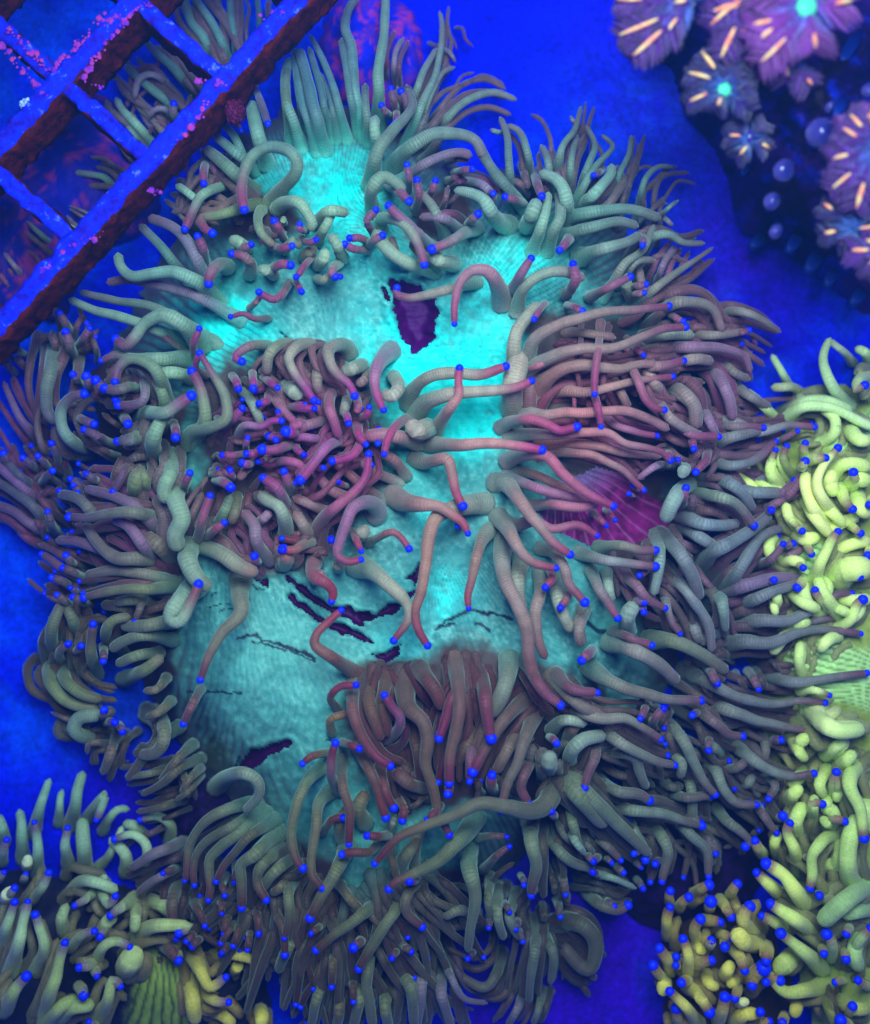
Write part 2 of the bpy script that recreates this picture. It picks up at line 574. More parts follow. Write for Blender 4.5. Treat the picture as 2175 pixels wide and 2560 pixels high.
n2o 84 60 530,1480 480,1700 510,2000
n2o 84 56 270,1680 200,1850 170,2000
n3o 100 56 610,1620 720,1790 740,2000
n3m 80 50 890,1640 890,1800 945,2010
n3m 66 26 880,1560 940,1720 1010,1840 1145,1870
n2m 90 60 750,1580 775,1800 750,2010
n2o 90 60 60,1400 40,1560 -10,1700
n2o 90 60 400,1680 440,1830 400,2010
n2k 80 60 320,1760 330,1900 310,2010
n2o 90 60 590,1750 580,1900 600,2010
n3 84 40 1400,1380 1405,1550 1385,1700 1370,1870
n2 96 36 1420,1430 1505,1600 1490,1770
n1 60 36 1450,1780 1390,1990
n1m 66 36 1350,1780 1250,2000
n1k 70 50 1230,1560 1200,1700 1130,1780 990,1720
n2o 66 46 1160,1150 1150,1320 1170,1420
n2o 80 50 1200,1210 1200,1400 1235,1520
n2 76 50 1310,1240 1270,1400 1325,1520
n2 80 50 1100,1380 1000,1360 900,1400
b2m 50 40 1300,1440 1337,1525
b2m 46 38 1150,1380 1150,1450
b2m 46 38 1310,1390 1300,1460
b2m 46 36 1220,1300 1265,1365
b2m 50 40 1080,1560 1035,1620
n2k 120 70 1480,1490 1570,1420 1680,1450 1745,1550 1700,1680 1630,1640 1560,1550
n1k 70 40 1650,1660 1740,1740
b3 50 46 1400,1200 1385,1277
b3 44 40 1320,1160 1345,1215
n2 80 50 1450,880 1510,1000 1600,1090 1730,1130
b3 50 42 1680,1040 1725,1085
b2 50 40 1680,1120 1722,1143
b2o 66 40 1540,1130 1572,1267
b2 60 40 1520,1290 1545,1390
n4o 130 90 1530,560 1640,720 1790,890
b4r 70 46 1730,370 1740,500 1700,600 1678,685
n3p 80 60 1480,380 1560,315 1690,330
b4 60 50 1480,400 1523,435
b3 60 48 1520,850 1495,810
n3p 100 80 1620,620 1600,500 1680,420 1790,390
b5r 96 46 1340,-20 1450,150 1550,230
b5r 90 46 1500,20 1620,140 1752,158
n4 100 60 1480,100 1640,210 1790,300
n4p 80 34 1600,870 1620,960 1685,1055
n2 90 60 1330,330 1250,480 1190,600
n1k 90 70 700,300 760,480 780,640
n1k 90 70 900,220 880,420 880,600
n1k 90 70 1080,300 1040,430 960,560
n2 84 60 600,60 560,220 600,400
n2 84 60 480,60 500,250 560,420
n2 90 70 1180,240 1120,380 1080,500
@I
b4 100 44 -30,180 120,270 230,310 380,310 500,380 575,430
b3 110 50 130,-10 250,80 420,150 600,200 805,208
b4r 90 46 700,220 790,270 900,350 960,400 1042,410
b3 110 36 760,180 850,220 1000,280 1200,340 1420,385
b3 90 40 680,20 850,110 1000,180 1200,230 1350,210 1510,220
b3 84 46 1110,20 1250,90 1400,100 1600,70 1747,50
b4r 60 42 1060,30 1128,143
b4r 66 48 820,0 893,110
b4r 60 44 500,200 455,310
b4r 70 46 490,390 550,300 587,255
b3 50 48 800,260 750,290
b4 90 48 170,320 310,430 450,510 560,560 655,575
n4 66 56 590,490 690,560 680,650
b4 100 46 540,300 680,400 760,550 830,680 885,745
b3k 76 46 580,720 720,760 865,745
b3 90 46 770,490 880,600 930,720 1000,790 1120,800
b4 100 44 930,400 1060,520 1180,600 1320,640 1447,620
b3 66 46 1130,610 1225,690 1185,765
b4r 66 46 840,390 843,490
b3o 76 48 880,590 1000,590 1070,548
b2r 60 50 1200,440 1255,430
n2k 56 50 1130,350 1170,480 1135,580
n4o 150 60 -20,560 120,720 260,850 380,960 510,1085
b3 90 60 180,640 330,720 450,740 510,777
b3 100 46 210,770 400,830 600,860 720,900 810,920
b3o 90 48 470,870 580,980 610,1080 578,1240
b3 90 46 580,820 720,950 830,1060 845,1210
b2m 60 44 770,950 860,1020 883,1077
b3o 80 46 850,780 960,900 1080,1010 1048,1040
b3r 66 42 1080,740 1150,850 1230,960
n2o 66 50 380,820 430,950 490,1060
n2o 76 50 60,730 70,900 125,1070
b2 70 40 140,940 280,1050 345,1115
n2p 66 30 130,1180 300,1220 435,1278
b2o 90 48 140,1270 230,1370 330,1400 390,1368
b2 50 46 230,1080 188,1122
b2 44 44 230,1200 185,1183
b2 50 42 300,1140 360,1185
b2 40 36 250,1090 293,1130
b2 40 36 420,1120 460,1155
b3 46 46 470,1040 420,1077
b3 60 54 500,1060 483,1112
b2 46 50 580,1100 540,1135
b2 46 50 250,1340 303,1377
b1 46 44 430,1220 470,1275
n2 60 50 420,550 470,650 500,710
n2o 66 60 690,530 740,700 755,910
n3 76 60 230,620 300,520 420,530 455,620 490,710
n1k 76 50 560,640 640,700 700,690
n2 80 60 940,540 880,480 800,450
n2 70 50 1000,690 1070,680 1100,620
n1 66 44 1000,640 1100,690 1130,760
n1 60 40 880,980 870,1090 860,1150
n2k 90 70 40,470 60,380 130,310
n2k 90 70 200,420 280,360 350,330
b2 60 44 680,840 740,870 800,900
@N
b3 140 62 1150,520 900,560 650,680 520,860 490,1050 480,1150 465,1205
b3 130 60 1190,560 900,720 640,880 560,1000 540,1150 552,1247
b3o 170 66 1230,600 1000,740 780,920 690,1010 680,1150 690,1270 675,1377
b3k 130 60 1300,640 1060,800 900,960 800,1100 742,1212
b4o 170 80 1340,760 1200,860 1080,970 965,1070 970,1220 970,1445
b4o 150 80 1390,880 1200,1010 1115,1120 1110,1250 1190,1380
n3o 130 90 1450,960 1290,1100 1200,1200 1140,1290
b3o 150 66 1520,1120 1390,1290 1390,1500 1345,1712
n2k 120 80 1440,1160 1320,1260 1230,1330
b3r 110 70 1200,1330 1290,1520 1335,1640 1350,1862
b3r 110 72 1070,1350 1110,1530 1120,1667
n3m 140 80 520,850 280,930 150,1000 -20,1100
n2m 120 60 500,1040 300,1140 150,1230 40,1320
b2 80 60 420,1060 278,1137
b3k 170 70 470,1170 380,1300 355,1450 370,1580 412,1652
b3k 110 60 920,1050 905,1215
b3k 100 60 840,1150 800,1240 820,1335
b3k 110 56 740,1330 790,1400 795,1490
b3k 120 60 500,1300 560,1420 645,1600
b3k 100 60 880,1420 830,1580 810,1672
b3k 100 60 960,1500 830,1680 785,1752
b3k 100 66 930,1480 930,1650 897,1776
b3k 90 60 1020,1560 1035,1700 1020,1810
b3k 90 60 860,1740 800,1832
b3k 80 70 300,1660 395,1712
b3k 90 70 570,1640 485,1732
b3k 90 66 620,1680 535,1782
b3k 220 80 250,1690 320,1800 412,1915
n1k 120 60 640,120 450,190 280,340 80,450
n1k 100 60 520,470 250,560 40,600
n1k 80 50 430,170 470,330 500,480
n1 110 60 400,190 150,260 -60,290
n1k 90 50 620,250 500,420 380,500
n3p 160 90 700,420 830,300 980,260 1100,330 1115,450 990,600
n1k 140 90 700,1250 600,1400 560,1560
n1k 140 90 1050,1250 1000,1450 960,1650
n1k 140 90 1300,1250 1280,1450 1240,1650
@G
n2 100 70 830,250 900,330 900,430 850,490 770,500
n2p 90 80 600,380 470,400 410,360 430,300 560,280
n2r 76 46 660,360 620,460 565,610
b3 60 50 560,300 578,252
b3r 60 50 580,330 636,320
b2 50 46 650,330 678,372
n2o 84 60 350,-40 270,30 290,130 400,220 540,250
n2o 80 60 420,-20 350,60 420,150 560,200
n1k 80 50 1010,330 870,430 700,640
n1k 70 40 960,190 880,260 800,300
n1k 70 40 1080,430 980,520 880,650
n1k 60 36 1120,560 1040,640 1000,720
n2k 70 40 930,60 860,140 790,150
n1r 50 30 640,440 490,440 480,500
n1r 50 20 500,330 380,310 280,265
'''
YELLOW_CORAL = '''
@F
n3 100 40 1660,520 1560,400 1500,260 1508,170 1540,100
b4 90 56 1790,330 1710,330 1690,390 1735,370
n2 90 70 1280,610 1360,490 1480,455 1660,520
n2 66 40 1320,420 1250,280 1205,195
n2r 66 56 1370,430 1330,385 1200,385
n2 76 50 1260,600 1130,460 1050,400
n2 80 60 1450,720 1560,650 1560,560 1490,500
n3m 60 40 1680,260 1620,190 1530,110
n2 80 50 1764,250 1740,190 1680,160
b4 70 50 1700,930 1665,863
b4 66 46 1400,810 1513,785
b4 96 44 1620,1180 1510,1040 1465,930 1500,830 1582,725
n3 90 70 1570,1200 1450,1080 1400,950 1395,860
n3 80 66 1270,970 1200,870 1210,780
b3 84 46 1310,920 1255,810 1290,715
b4 60 46 1370,860 1395,800
b3 66 46 1390,790 1395,697
n2 70 50 1190,1020 1060,920 1000,880
n3 80 60 1360,1190 1300,1120 1285,1040
b3 60 46 1640,1160 1712,1216
b4 90 50 1590,940 1620,1030 1665,1080
b4 60 50 1770,1010 1755,1055
b4 100 50 1420,1540 1480,1390 1530,1280 1582,1200
b3 80 50 1390,1470 1345,1525
n3 70 60 1190,1670 1235,1600 1200,1520
n3 90 70 1490,1680 1400,1600 1385,1480
n3 90 70 1610,1710 1510,1570 1460,1460
b3 80 52 1550,1770 1660,1700 1690,1620 1725,1587
n2 70 60 1380,2040 1360,1930 1370,1830
b3 80 46 1540,1660 1460,1560 1448,1532
n3 100 70 1640,620 1700,680 1764,690
n3 90 80 1560,860 1540,920 1560,1000
n3 100 80 1680,980 1720,1080 1764,1110
b3r 50 46 1400,1280 1430,1335
b3 60 46 1764,1290 1748,1343
b4r 60 46 1680,1440 1705,1462
b3 60 44 1350,1380 1385,1412
b3 50 44 1340,1180 1378,1203
n2 80 60 1460,880 1440,970 1380,1010
n2 80 70 1240,1200 1190,1280 1200,1360
n2 90 70 1500,1220 1600,1150 1700,1120
n2 80 70 1330,1760 1250,1830 1200,1900
@I
n4 120 100 1370,240 1460,270 1510,360 1620,370 1720,365
n3 100 80 1560,530 1630,430
n3 90 80 1330,490 1410,410
n3r 90 70 1440,250 1530,300 1590,250
b5 120 56 1790,530 1660,620 1645,690 1700,800 1727,995
n4 120 100 1700,1320 1640,1180 1650,1000 1700,860
b4 90 56 1650,980 1520,985 1440,1080 1435,1200 1420,1278
b4 80 48 1560,780 1572,610
b4 84 46 1430,900 1440,790 1495,797
n3 90 80 1520,950 1560,850 1480,800
b4r 80 46 1480,870 1570,880 1622,896
n3 90 80 1370,1020 1340,900 1390,790
b4 100 56 1360,1200 1330,1060 1290,960 1308,900
n3 80 60 1240,1100 1220,1020 1250,960
b4 60 50 1240,890 1270,860
b5 140 70 1440,1450 1370,1330 1280,1210 1165,1130
b4 110 60 1290,1340 1200,1260 1115,1182
b4 80 56 1160,1090 1105,1000
b5 120 66 1470,1540 1330,1450 1192,1360
b4 96 60 1320,1520 1230,1470 1142,1430
b4 120 60 1510,1740 1390,1640 1290,1560 1250,1526
n4 120 110 1780,1230 1650,1330 1480,1475
n3 96 80 1790,1390 1700,1410 1600,1430
b4 76 56 1500,1340 1582,1360
b3 76 60 1540,1690 1545,1580 1510,1530
b3 80 60 1640,1700 1700,1580 1770,1500
b4 60 56 1650,1480 1625,1537
b3 60 60 1620,1620 1625,1682
b3 60 56 1480,1600 1500,1650
b4 120 56 1540,1815 1400,1860 1280,1865 1210,1790 1255,1800
n3 130 110 1330,1650 1230,1740
b3 50 50 1620,1800 1560,1810
b3 60 56 1764,1840 1690,1795
n3 90 60 1530,580 1480,680 1500,760
n3 80 60 1590,680 1570,780
n2 90 80 1500,1170 1560,1140 1620,1160
n2 90 80 1560,960 1600,1060 1560,1180
b3 60 46 1470,1290 1475,1320
b4 60 46 1390,1110 1422,1098
n3 90 70 1764,700 1740,850 1764,960
n2 100 80 1720,1520 1680,1620 1700,1740
n2 90 80 1590,1900 1660,1960 1764,1960
b3 60 56 1640,2000 1665,1940
n3k 70 50 1490,1870 1530,1960 1560,2060
b3 90 70 1650,2060 1590,2020
@Q
n2 190 110 640,1220 800,1060 980,930 1200,920 1400,980 1600,1080 1800,1180
n2 120 90 940,780 960,860 1010,940
n2r 150 80 1290,960 1340,1080 1380,1200 1350,1300
b3 140 70 780,1900 650,1720 600,1560 655,1430
b3k 170 76 920,1770 790,1650 745,1500 790,1385
b3 120 80 960,1560 1130,1510 1240,1522
n2 130 90 230,1710 400,1800 600,1880 760,1900
n3 220 160 1250,1760 1400,1640 1560,1600 1764,1650
n3 240 180 1500,1900 1600,1780 1764,1800
n3 200 150 1200,1900 1290,1780 1320,1680
@R
b3 140 70 740,80 790,220 880,330 965,412
n3 180 140 1000,-20 1080,200 1200,360 1310,470
n3 170 140 1130,-20 1300,180 1470,350
n3 330 300 1380,1040 1440,900 1600,850 1764,860
n3 190 140 820,1080 930,1210 1050,1290 1170,1340
n3 150 110 1170,960 1265,1060 1240,1210
n3 160 130 1280,1280 1400,1330 1520,1390
n3 150 110 1650,1210 1645,1350 1540,1480
n3 130 100 570,1170 620,1250 655,1400
n3 170 130 1410,1630 1250,1700 1170,1830
n2 130 100 950,1720 960,1990
n2 200 160 880,430 1000,500 1150,480
n2 180 150 1300,700 1420,620 1560,560 1764,520
n2 200 160 1400,1180 1560,1240 1764,1200
n2 180 140 700,780 860,760 1000,800
n2 180 140 800,1560 900,1500 1050,1480
@T
n5 260 200 1050,480 1130,600 1210,690 1330,760 1500,780 1680,770
n3 180 130 850,860 920,1000 1010,1140
n4 170 140 1200,1090 1330,1000 1490,900
n4 190 150 1370,1220 1500,1130 1580,1030
n3 200 160 810,1660 850,1540 950,1440
n4 150 120 1090,1850 1090,1700 1110,1540
b4 140 76 1360,1620 1370,1450 1365,1270
n3 170 130 1320,1910 1200,1820
b3 150 76 900,330 1050,300 1180,320 1290,370
n3 180 140 1560,1300 1490,1450 1500,1600
n3 160 130 1240,1500 1250,1650 1240,1760
n2 200 160 1000,1250 900,1350 800,1420
n2 200 160 1600,1650 1700,1800 1764,1900
'''
STUBBY_CORAL = '''
@I
b3 76 56 615,1570 605,1450 625,1378
b3 60 56 625,1370 627,1285
b4 70 50 670,1400 735,1322
b4 70 56 750,1310 850,1252
b4 70 60 960,1330 1010,1245
b4 90 66 850,1400 857,1342
b4 90 60 790,1590 770,1510 800,1445
b3 90 60 800,1460 915,1467
b4 80 56 900,1330 975,1442
b5 100 70 1110,1540 1040,1450 1080,1372
b4 76 60 720,1800 730,1680 697,1557
b4 70 66 630,1770 610,1690 562,1610
b4 64 66 600,1800 525,1706
b3 50 50 680,1720 655,1710
b3 50 46 690,1700 658,1660
b4p 70 60 850,1610 860,1566
b3 70 56 930,1560 935,1612
b3 70 56 900,1540 975,1557
b5 100 60 970,1590 1030,1680 1050,1747
b4 80 60 750,1715 865,1682
b5 110 66 1170,1600 1170,1692
b4 100 80 1080,1810 1160,1720
b4 70 66 740,1790 685,1812
b4 96 66 710,1820 800,1900 852,1982
b4 90 60 800,2060 700,1940 620,1857
b3 80 60 685,2070 660,1950
b4 70 60 1090,1760 1090,1832
b4 80 56 1230,1760 1167,1810
b4 90 60 890,2050 930,1950 935,1885
b4 80 50 1020,1840 990,1902
n5 110 100 1130,1590 1050,1580 990,1510
n4p 70 50 1000,1940 1070,1920
b3 80 46 1140,2060 1190,2030
b3 90 60 1280,2000 1260,2040
n3 90 70 930,1790 980,1700
n3 100 80 600,1800 580,1870
n3 100 80 980,2050 1040,2000 1130,1990
n3 90 70 1350,1900 1330,2000
n2 90 60 830,1750 850,1820 900,1840
n2 90 60 760,1600 820,1640
n2 80 60 1010,1780 960,1830
b4 60 50 1120,1990 1140,1975
'''
GREEN_CORAL = '''
@G
n3 84 40 180,960 220,780 275,630
b4 86 44 210,1180 205,980 190,870
n2 80 50 130,1100 120,900 105,800
n3 90 56 380,920 420,740 455,590
b4 90 44 380,1130 360,990 375,900
n3 90 76 470,1160 460,950 450,850
b4 76 44 460,880 530,780 580,720 532,860
n2 60 40 320,900 330,760 345,690
n2 66 44 560,940 600,850 650,800 715,800
b3 74 40 930,1000 940,890 870,840 770,858
b4 86 44 790,1230 810,1080 800,990 730,940 630,965
n3 76 60 690,1170 690,1050 650,1000 605,960
n2 60 40 530,1130 600,1060 680,890
n2 70 60 800,960 740,890 680,880
b4 70 50 160,1320 230,1230 272,1146
b4 100 52 50,1720 110,1500 155,1307
b4 90 50 10,1580 50,1400 85,1307
b4 86 50 180,1700 240,1580 220,1460 195,1376
b5 100 54 220,1980 300,1750 330,1620 362,1530
b5 70 46 380,1580 440,1500 525,1470
b4 66 46 560,1220 480,1290 410,1332
n4 80 60 390,1270 450,1200 550,1210 650,1250
b4 60 50 590,1180 560,1250 600,1330 640,1275
n4 66 50 560,1230 580,1170
b4 96 50 760,1280 690,1330 608,1386
n4 80 60 740,1290 750,1380 740,1480
n3 90 70 570,1500 590,1420 640,1390
b4 60 50 590,1420 550,1505
b5 110 56 720,1540 830,1450 950,1440 1040,1450 985,1482
b4 84 50 520,1690 560,1570 640,1530 720,1560
b4 60 50 510,1670 537,1722
b5 90 50 530,1640 435,1672
b4 96 52 530,1970 590,1860 620,1740 668,1778
b4 76 60 430,1770 465,1826
n4 160 140 690,1690 760,1580
b5y 110 50 1040,1540 1100,1680 1160,1780 1250,1722
b5y 90 50 1110,1780 1180,1860 1265,1862
b4y 84 44 1150,1620 1280,1600 1410,1640 1436,1680
b4 50 50 980,1580 987,1636
b4 50 46 1010,1500 1060,1553
b5 110 60 10,1930 90,1780 152,1715
b4 66 44 10,1110 40,965
b3 60 44 -10,1200 25,1147
b4 50 40 130,1200 145,1157
n4p 70 60 150,1130 155,1060
n3 90 60 20,1000 10,900 -20,830
n3 90 70 240,2000 350,1880 440,1850
n3p 90 70 30,1310 60,1240
b4 60 46 40,1300 85,1230
n3 96 80 320,1960 400,1900 520,1880
n3 80 60 360,1500 340,1400 370,1320
n3y 80 60 1290,1700 1330,1650
n2y 90 60 1170,1900 1290,1990
n2y 100 70 1430,1900 1440,2000
b3 60 46 540,2010 490,1970
n2 100 80 800,1300 900,1330 960,1380
n3y 110 80 1040,1700 1060,1850 1080,1980
'''

# ---------------------------------------------------------------- small tools
def world(x, y, z):
    """a point seen at photograph position (x, y), standing at height z"""
    k = (HC - z) / DIST
    return np.stack([(x - CX) * k * S, (CY - y) * k * S, z * S], -1)

def lin(r, g=None, b=None):
    c = np.asarray(r if g is None else (r, g, b), float) / 255.0
    return np.where(c <= 0.04045, c / 12.92, ((c + 0.055) / 1.055) ** 2.4)

_TAB = rng.random((64, 256, 256))
def vnoise(x, y, scale, seed=0):
    u, v = np.asarray(x, float) / scale + seed * 17.3, np.asarray(y, float) / scale + seed * 31.7
    i, j = np.floor(u).astype(int), np.floor(v).astype(int)
    f, g = u - i, v - j
    f, g = f * f * (3 - 2 * f), g * g * (3 - 2 * g)
    T = _TAB[seed % 64]
    a, b = T[i % 256, j % 256], T[(i + 1) % 256, j % 256]
    c, d = T[i % 256, (j + 1) % 256], T[(i + 1) % 256, (j + 1) % 256]
    return (a * (1 - f) + b * f) * (1 - g) + (c * (1 - f) + d * f) * g
def fbm(x, y, scale, seed=0, octaves=4):
    s, a, t = 0, 1.0, 0
    for k in range(octaves):
        s = s + a * vnoise(x, y, scale / 2 ** k, seed + k)
        t += a
        a *= 0.55
    return s / t
def smooth(e0, e1, x):
    t = np.clip((x - e0) / (e1 - e0), 0, 1)
    return t * t * (3 - 2 * t)
def sdf(poly, X, Y):
    """signed distance, positive inside"""
    P = np.asarray(poly, float)
    d = np.full(X.shape, 1e18)
    ins = np.zeros(X.shape, bool)
    for k in range(len(P)):
        (x0, y0), (x1, y1) = P[k], P[(k + 1) % len(P)]
        ex, ey = x1 - x0, y1 - y0
        t = np.clip(((X - x0) * ex + (Y - y0) * ey) / (ex * ex + ey * ey + 1e-9), 0, 1)
        d = np.minimum(d, (X - x0 - t * ex) ** 2 + (Y - y0 - t * ey) ** 2)
        if y0 != y1:
            c = ((y0 > Y) != (y1 > Y)) & (X < (x1 - x0) * (Y - y0) / (y1 - y0) + x0)
            ins ^= c
    d = np.sqrt(d)
    return np.where(ins, d, -d)
def line_dist(pts, X, Y):
    d = np.full(X.shape, 1e18)
    for (x0, y0), (x1, y1) in zip(pts[:-1], pts[1:]):
        ex, ey = x1 - x0, y1 - y0
        t = np.clip(((X - x0) * ex + (Y - y0) * ey) / (ex * ex + ey * ey + 1e-9), 0, 1)
        d = np.minimum(d, (X - x0 - t * ex) ** 2 + (Y - y0 - t * ey) ** 2)
    return np.sqrt(d)
def sheet(k, pts):
    ox, oy, f = SHEETS[k]
    return [(ox + x * f, oy + y * f) for x, y in pts]

def mesh(name, V, F, colours=None, along=None, mats=(), mat_index=None, flat=False):
    me = bpy.data.meshes.new(name)
    V = np.asarray(V, np.float32)
    if isinstance(F, np.ndarray):
        n, k = F.shape
        loops = F.ravel()
        starts = np.arange(0, n * k, k)
    else:
        loops = np.array([i for f in F for i in f])
        starts = np.cumsum([0] + [len(f) for f in F[:-1]])
        n = len(F)
    me.vertices.add(len(V)); me.vertices.foreach_set('co', V.ravel())
    me.loops.add(len(loops)); me.loops.foreach_set('vertex_index', loops.astype(np.int32))
    me.polygons.add(n); me.polygons.foreach_set('loop_start', starts.astype(np.int32))
    me.update(calc_edges=True)
    if not flat:
        me.polygons.foreach_set('use_smooth', np.ones(n, bool))
    if colours is not None:
        a = me.attributes.new('pigment', 'FLOAT_COLOR', 'POINT')
        c = np.ones((len(V), 4), np.float32); c[:, :3] = np.clip(colours, 0, 1)
        a.data.foreach_set('color', c.ravel())
    if along is not None:
        a = me.attributes.new('along', 'FLOAT', 'POINT')
        a.data.foreach_set('value', np.asarray(along, np.float32))
    for m in mats:
        me.materials.append(m)
    if mat_index is not None:
        me.polygons.foreach_set('material_index', np.asarray(mat_index, np.int32))
    me.validate()
    return me
def obj(name, me, parent=None):
    o = bpy.data.objects.new(name, me)
    COL.objects.link(o)
    if parent is not None:
        o.parent = parent
    return o
def tag(o, label=None, cat=None, group=None, kind=None):
    for k, v in (('label', label), ('category', cat), ('group', group), ('kind', kind)):
        if v:
            o[k] = v
    return o
def thing(name, x, y, z, label, cat, group=None):
    o = bpy.data.objects.new(name, None)
    COL.objects.link(o)
    o.empty_display_size = 0.002
    return tag(o, label, cat, group)

# ---------------------------------------------------------------- materials
def new_mat(name, rough=0.6, spec=0.2, sheen=0.0, sheen_tint=(1, 1, 1), sheen_rough=0.4):
    m = bpy.data.materials.new(name)
    m.use_nodes = True
    b = m.node_tree.nodes['Principled BSDF']
    b.inputs['Roughness'].default_value = rough
    b.inputs['Specular IOR Level'].default_value = spec
    b.inputs['Sheen Weight'].default_value = sheen
    b.inputs['Sheen Tint'].default_value = (*sheen_tint, 1)
    b.inputs['Sheen Roughness'].default_value = sheen_rough
    return m, m.node_tree.nodes, m.node_tree.links, b
def math_node(N, L, op, a, b=None):
    n = N.new('ShaderNodeMath'); n.operation = op
    for i, v in enumerate((a, b)):
        if v is None: continue
        if isinstance(v, (int, float)): n.inputs[i].default_value = v
        else: L.new(v, n.inputs[i])
    return n.outputs[0]
def mul_colour(N, L, col, fac):
    n = N.new('ShaderNodeVectorMath'); n.operation = 'SCALE'
    L.new(col, n.inputs[0]); L.new(fac, n.inputs['Scale'])
    return n.outputs[0]
def noise_node(N, L, px, detail=3, rough=0.6):
    t = N.new('ShaderNodeTexCoord')
    n = N.new('ShaderNodeTexNoise')
    n.inputs['Scale'].default_value = 1.0 / (px * S)
    n.inputs['Detail'].default_value = detail
    n.inputs['Roughness'].default_value = rough
    L.new(t.outputs['Object'], n.inputs['Vector'])
    return n
def bump(N, L, b, height, strength, px):
    n = N.new('ShaderNodeBump')
    n.inputs['Strength'].default_value = strength
    n.inputs['Distance'].default_value = px * S
    L.new(height, n.inputs['Height'])
    L.new(n.outputs[0], b.inputs['Normal'])

def flesh_mat(name, band, sheen, tint):
    m, N, L, b = new_mat(name, 0.55, 0.18, sheen, tint, 0.35)
    b.inputs['Subsurface Weight'].default_value = 0.7
    b.inputs['Subsurface Radius'].default_value = (1.0, 0.8, 0.8)
    b.inputs['Subsurface Scale'].default_value = 17 * S
    at = N.new('ShaderNodeAttribute'); at.attribute_name = 'pigment'
    al = N.new('ShaderNodeAttribute'); al.attribute_name = 'along'
    nz = noise_node(N, L, 26, 2)
    ph = math_node(N, L, 'MULTIPLY_ADD', nz.outputs['Fac'], 9.0)
    ph.node.inputs[2].default_value = 0
    w = math_node(N, L, 'ADD', math_node(N, L, 'MULTIPLY', al.outputs['Fac'], 2 * math.pi / 5.6), ph)
    s = math_node(N, L, 'SINE', w)
    s01 = math_node(N, L, 'MULTIPLY_ADD', s, 0.5); s01.node.inputs[2].default_value = 0.5
    grain = noise_node(N, L, 7, 3, 0.7)
    amp = noise_node(N, L, 70, 2)
    am = math_node(N, L, 'MULTIPLY', math_node(N, L, 'SUBTRACT', s01, 0.5), math_node(N, L, 'MULTIPLY', math_node(N, L, 'POWER', amp.outputs['Fac'], 2.0), band * 4))
    f1 = math_node(N, L, 'ADD', am, 1.0)
    f2 = math_node(N, L, 'MULTIPLY_ADD', grain.outputs['Fac'], 0.7); f2.node.inputs[2].default_value = 0.65
    L.new(mul_colour(N, L, at.outputs['Color'], math_node(N, L, 'MULTIPLY', f1, f2)), b.inputs['Base Color'])
    h = math_node(N, L, 'ADD', s01, math_node(N, L, 'MULTIPLY', grain.outputs['Fac'], 0.8))
    bump(N, L, b, h, 0.12, 1.0)
    return m
def pigment_mat(name, grain_px=7, grain=0.6, rough=0.6, bump_s=0.4, sheen=0.0, spec=0.15):
    m, N, L, b = new_mat(name, rough, spec, sheen)
    at = N.new('ShaderNodeAttribute'); at.attribute_name = 'pigment'
    nz = noise_node(N, L, grain_px, 3, 0.75)
    f = math_node(N, L, 'MULTIPLY_ADD', nz.outputs['Fac'], 2 * grain); f.node.inputs[2].default_value = 1 - grain
    L.new(mul_colour(N, L, at.outputs['Color'], f), b.inputs['Base Color'])
    bump(N, L, b, nz.outputs['Fac'], bump_s, 3)
    return m

FLESH = flesh_mat('coral_flesh', 0.22, 0.24, (0.62, 1.0, 0.86))
YFLESH = flesh_mat('yellow_flesh', 0.08, 0.16, (1.0, 1.0, 0.6))
SKIN = pigment_mat('disc_skin', 5, 0.24, 0.5, 0.25)
ROCK = pigment_mat('encrusted_rock', 12, 0.55, 0.8, 0.8)
def tip_mat():
    m, N, L, b = new_mat('blue_tip', 0.5, 0.2)
    nz = noise_node(N, L, 14, 2)
    r = N.new('ShaderNodeValToRGB')
    r.color_ramp.elements[0].color = (0.004, 0.006, 0.80, 1)
    r.color_ramp.elements[1].color = (0.006, 0.05, 1.0, 1)
    r.color_ramp.elements[0].position = 0.35; r.color_ramp.elements[1].position = 0.7
    L.new(nz.outputs['Fac'], r.inputs[0]); L.new(r.outputs[0], b.inputs['Base Color'])
    return m
TIP = tip_mat()

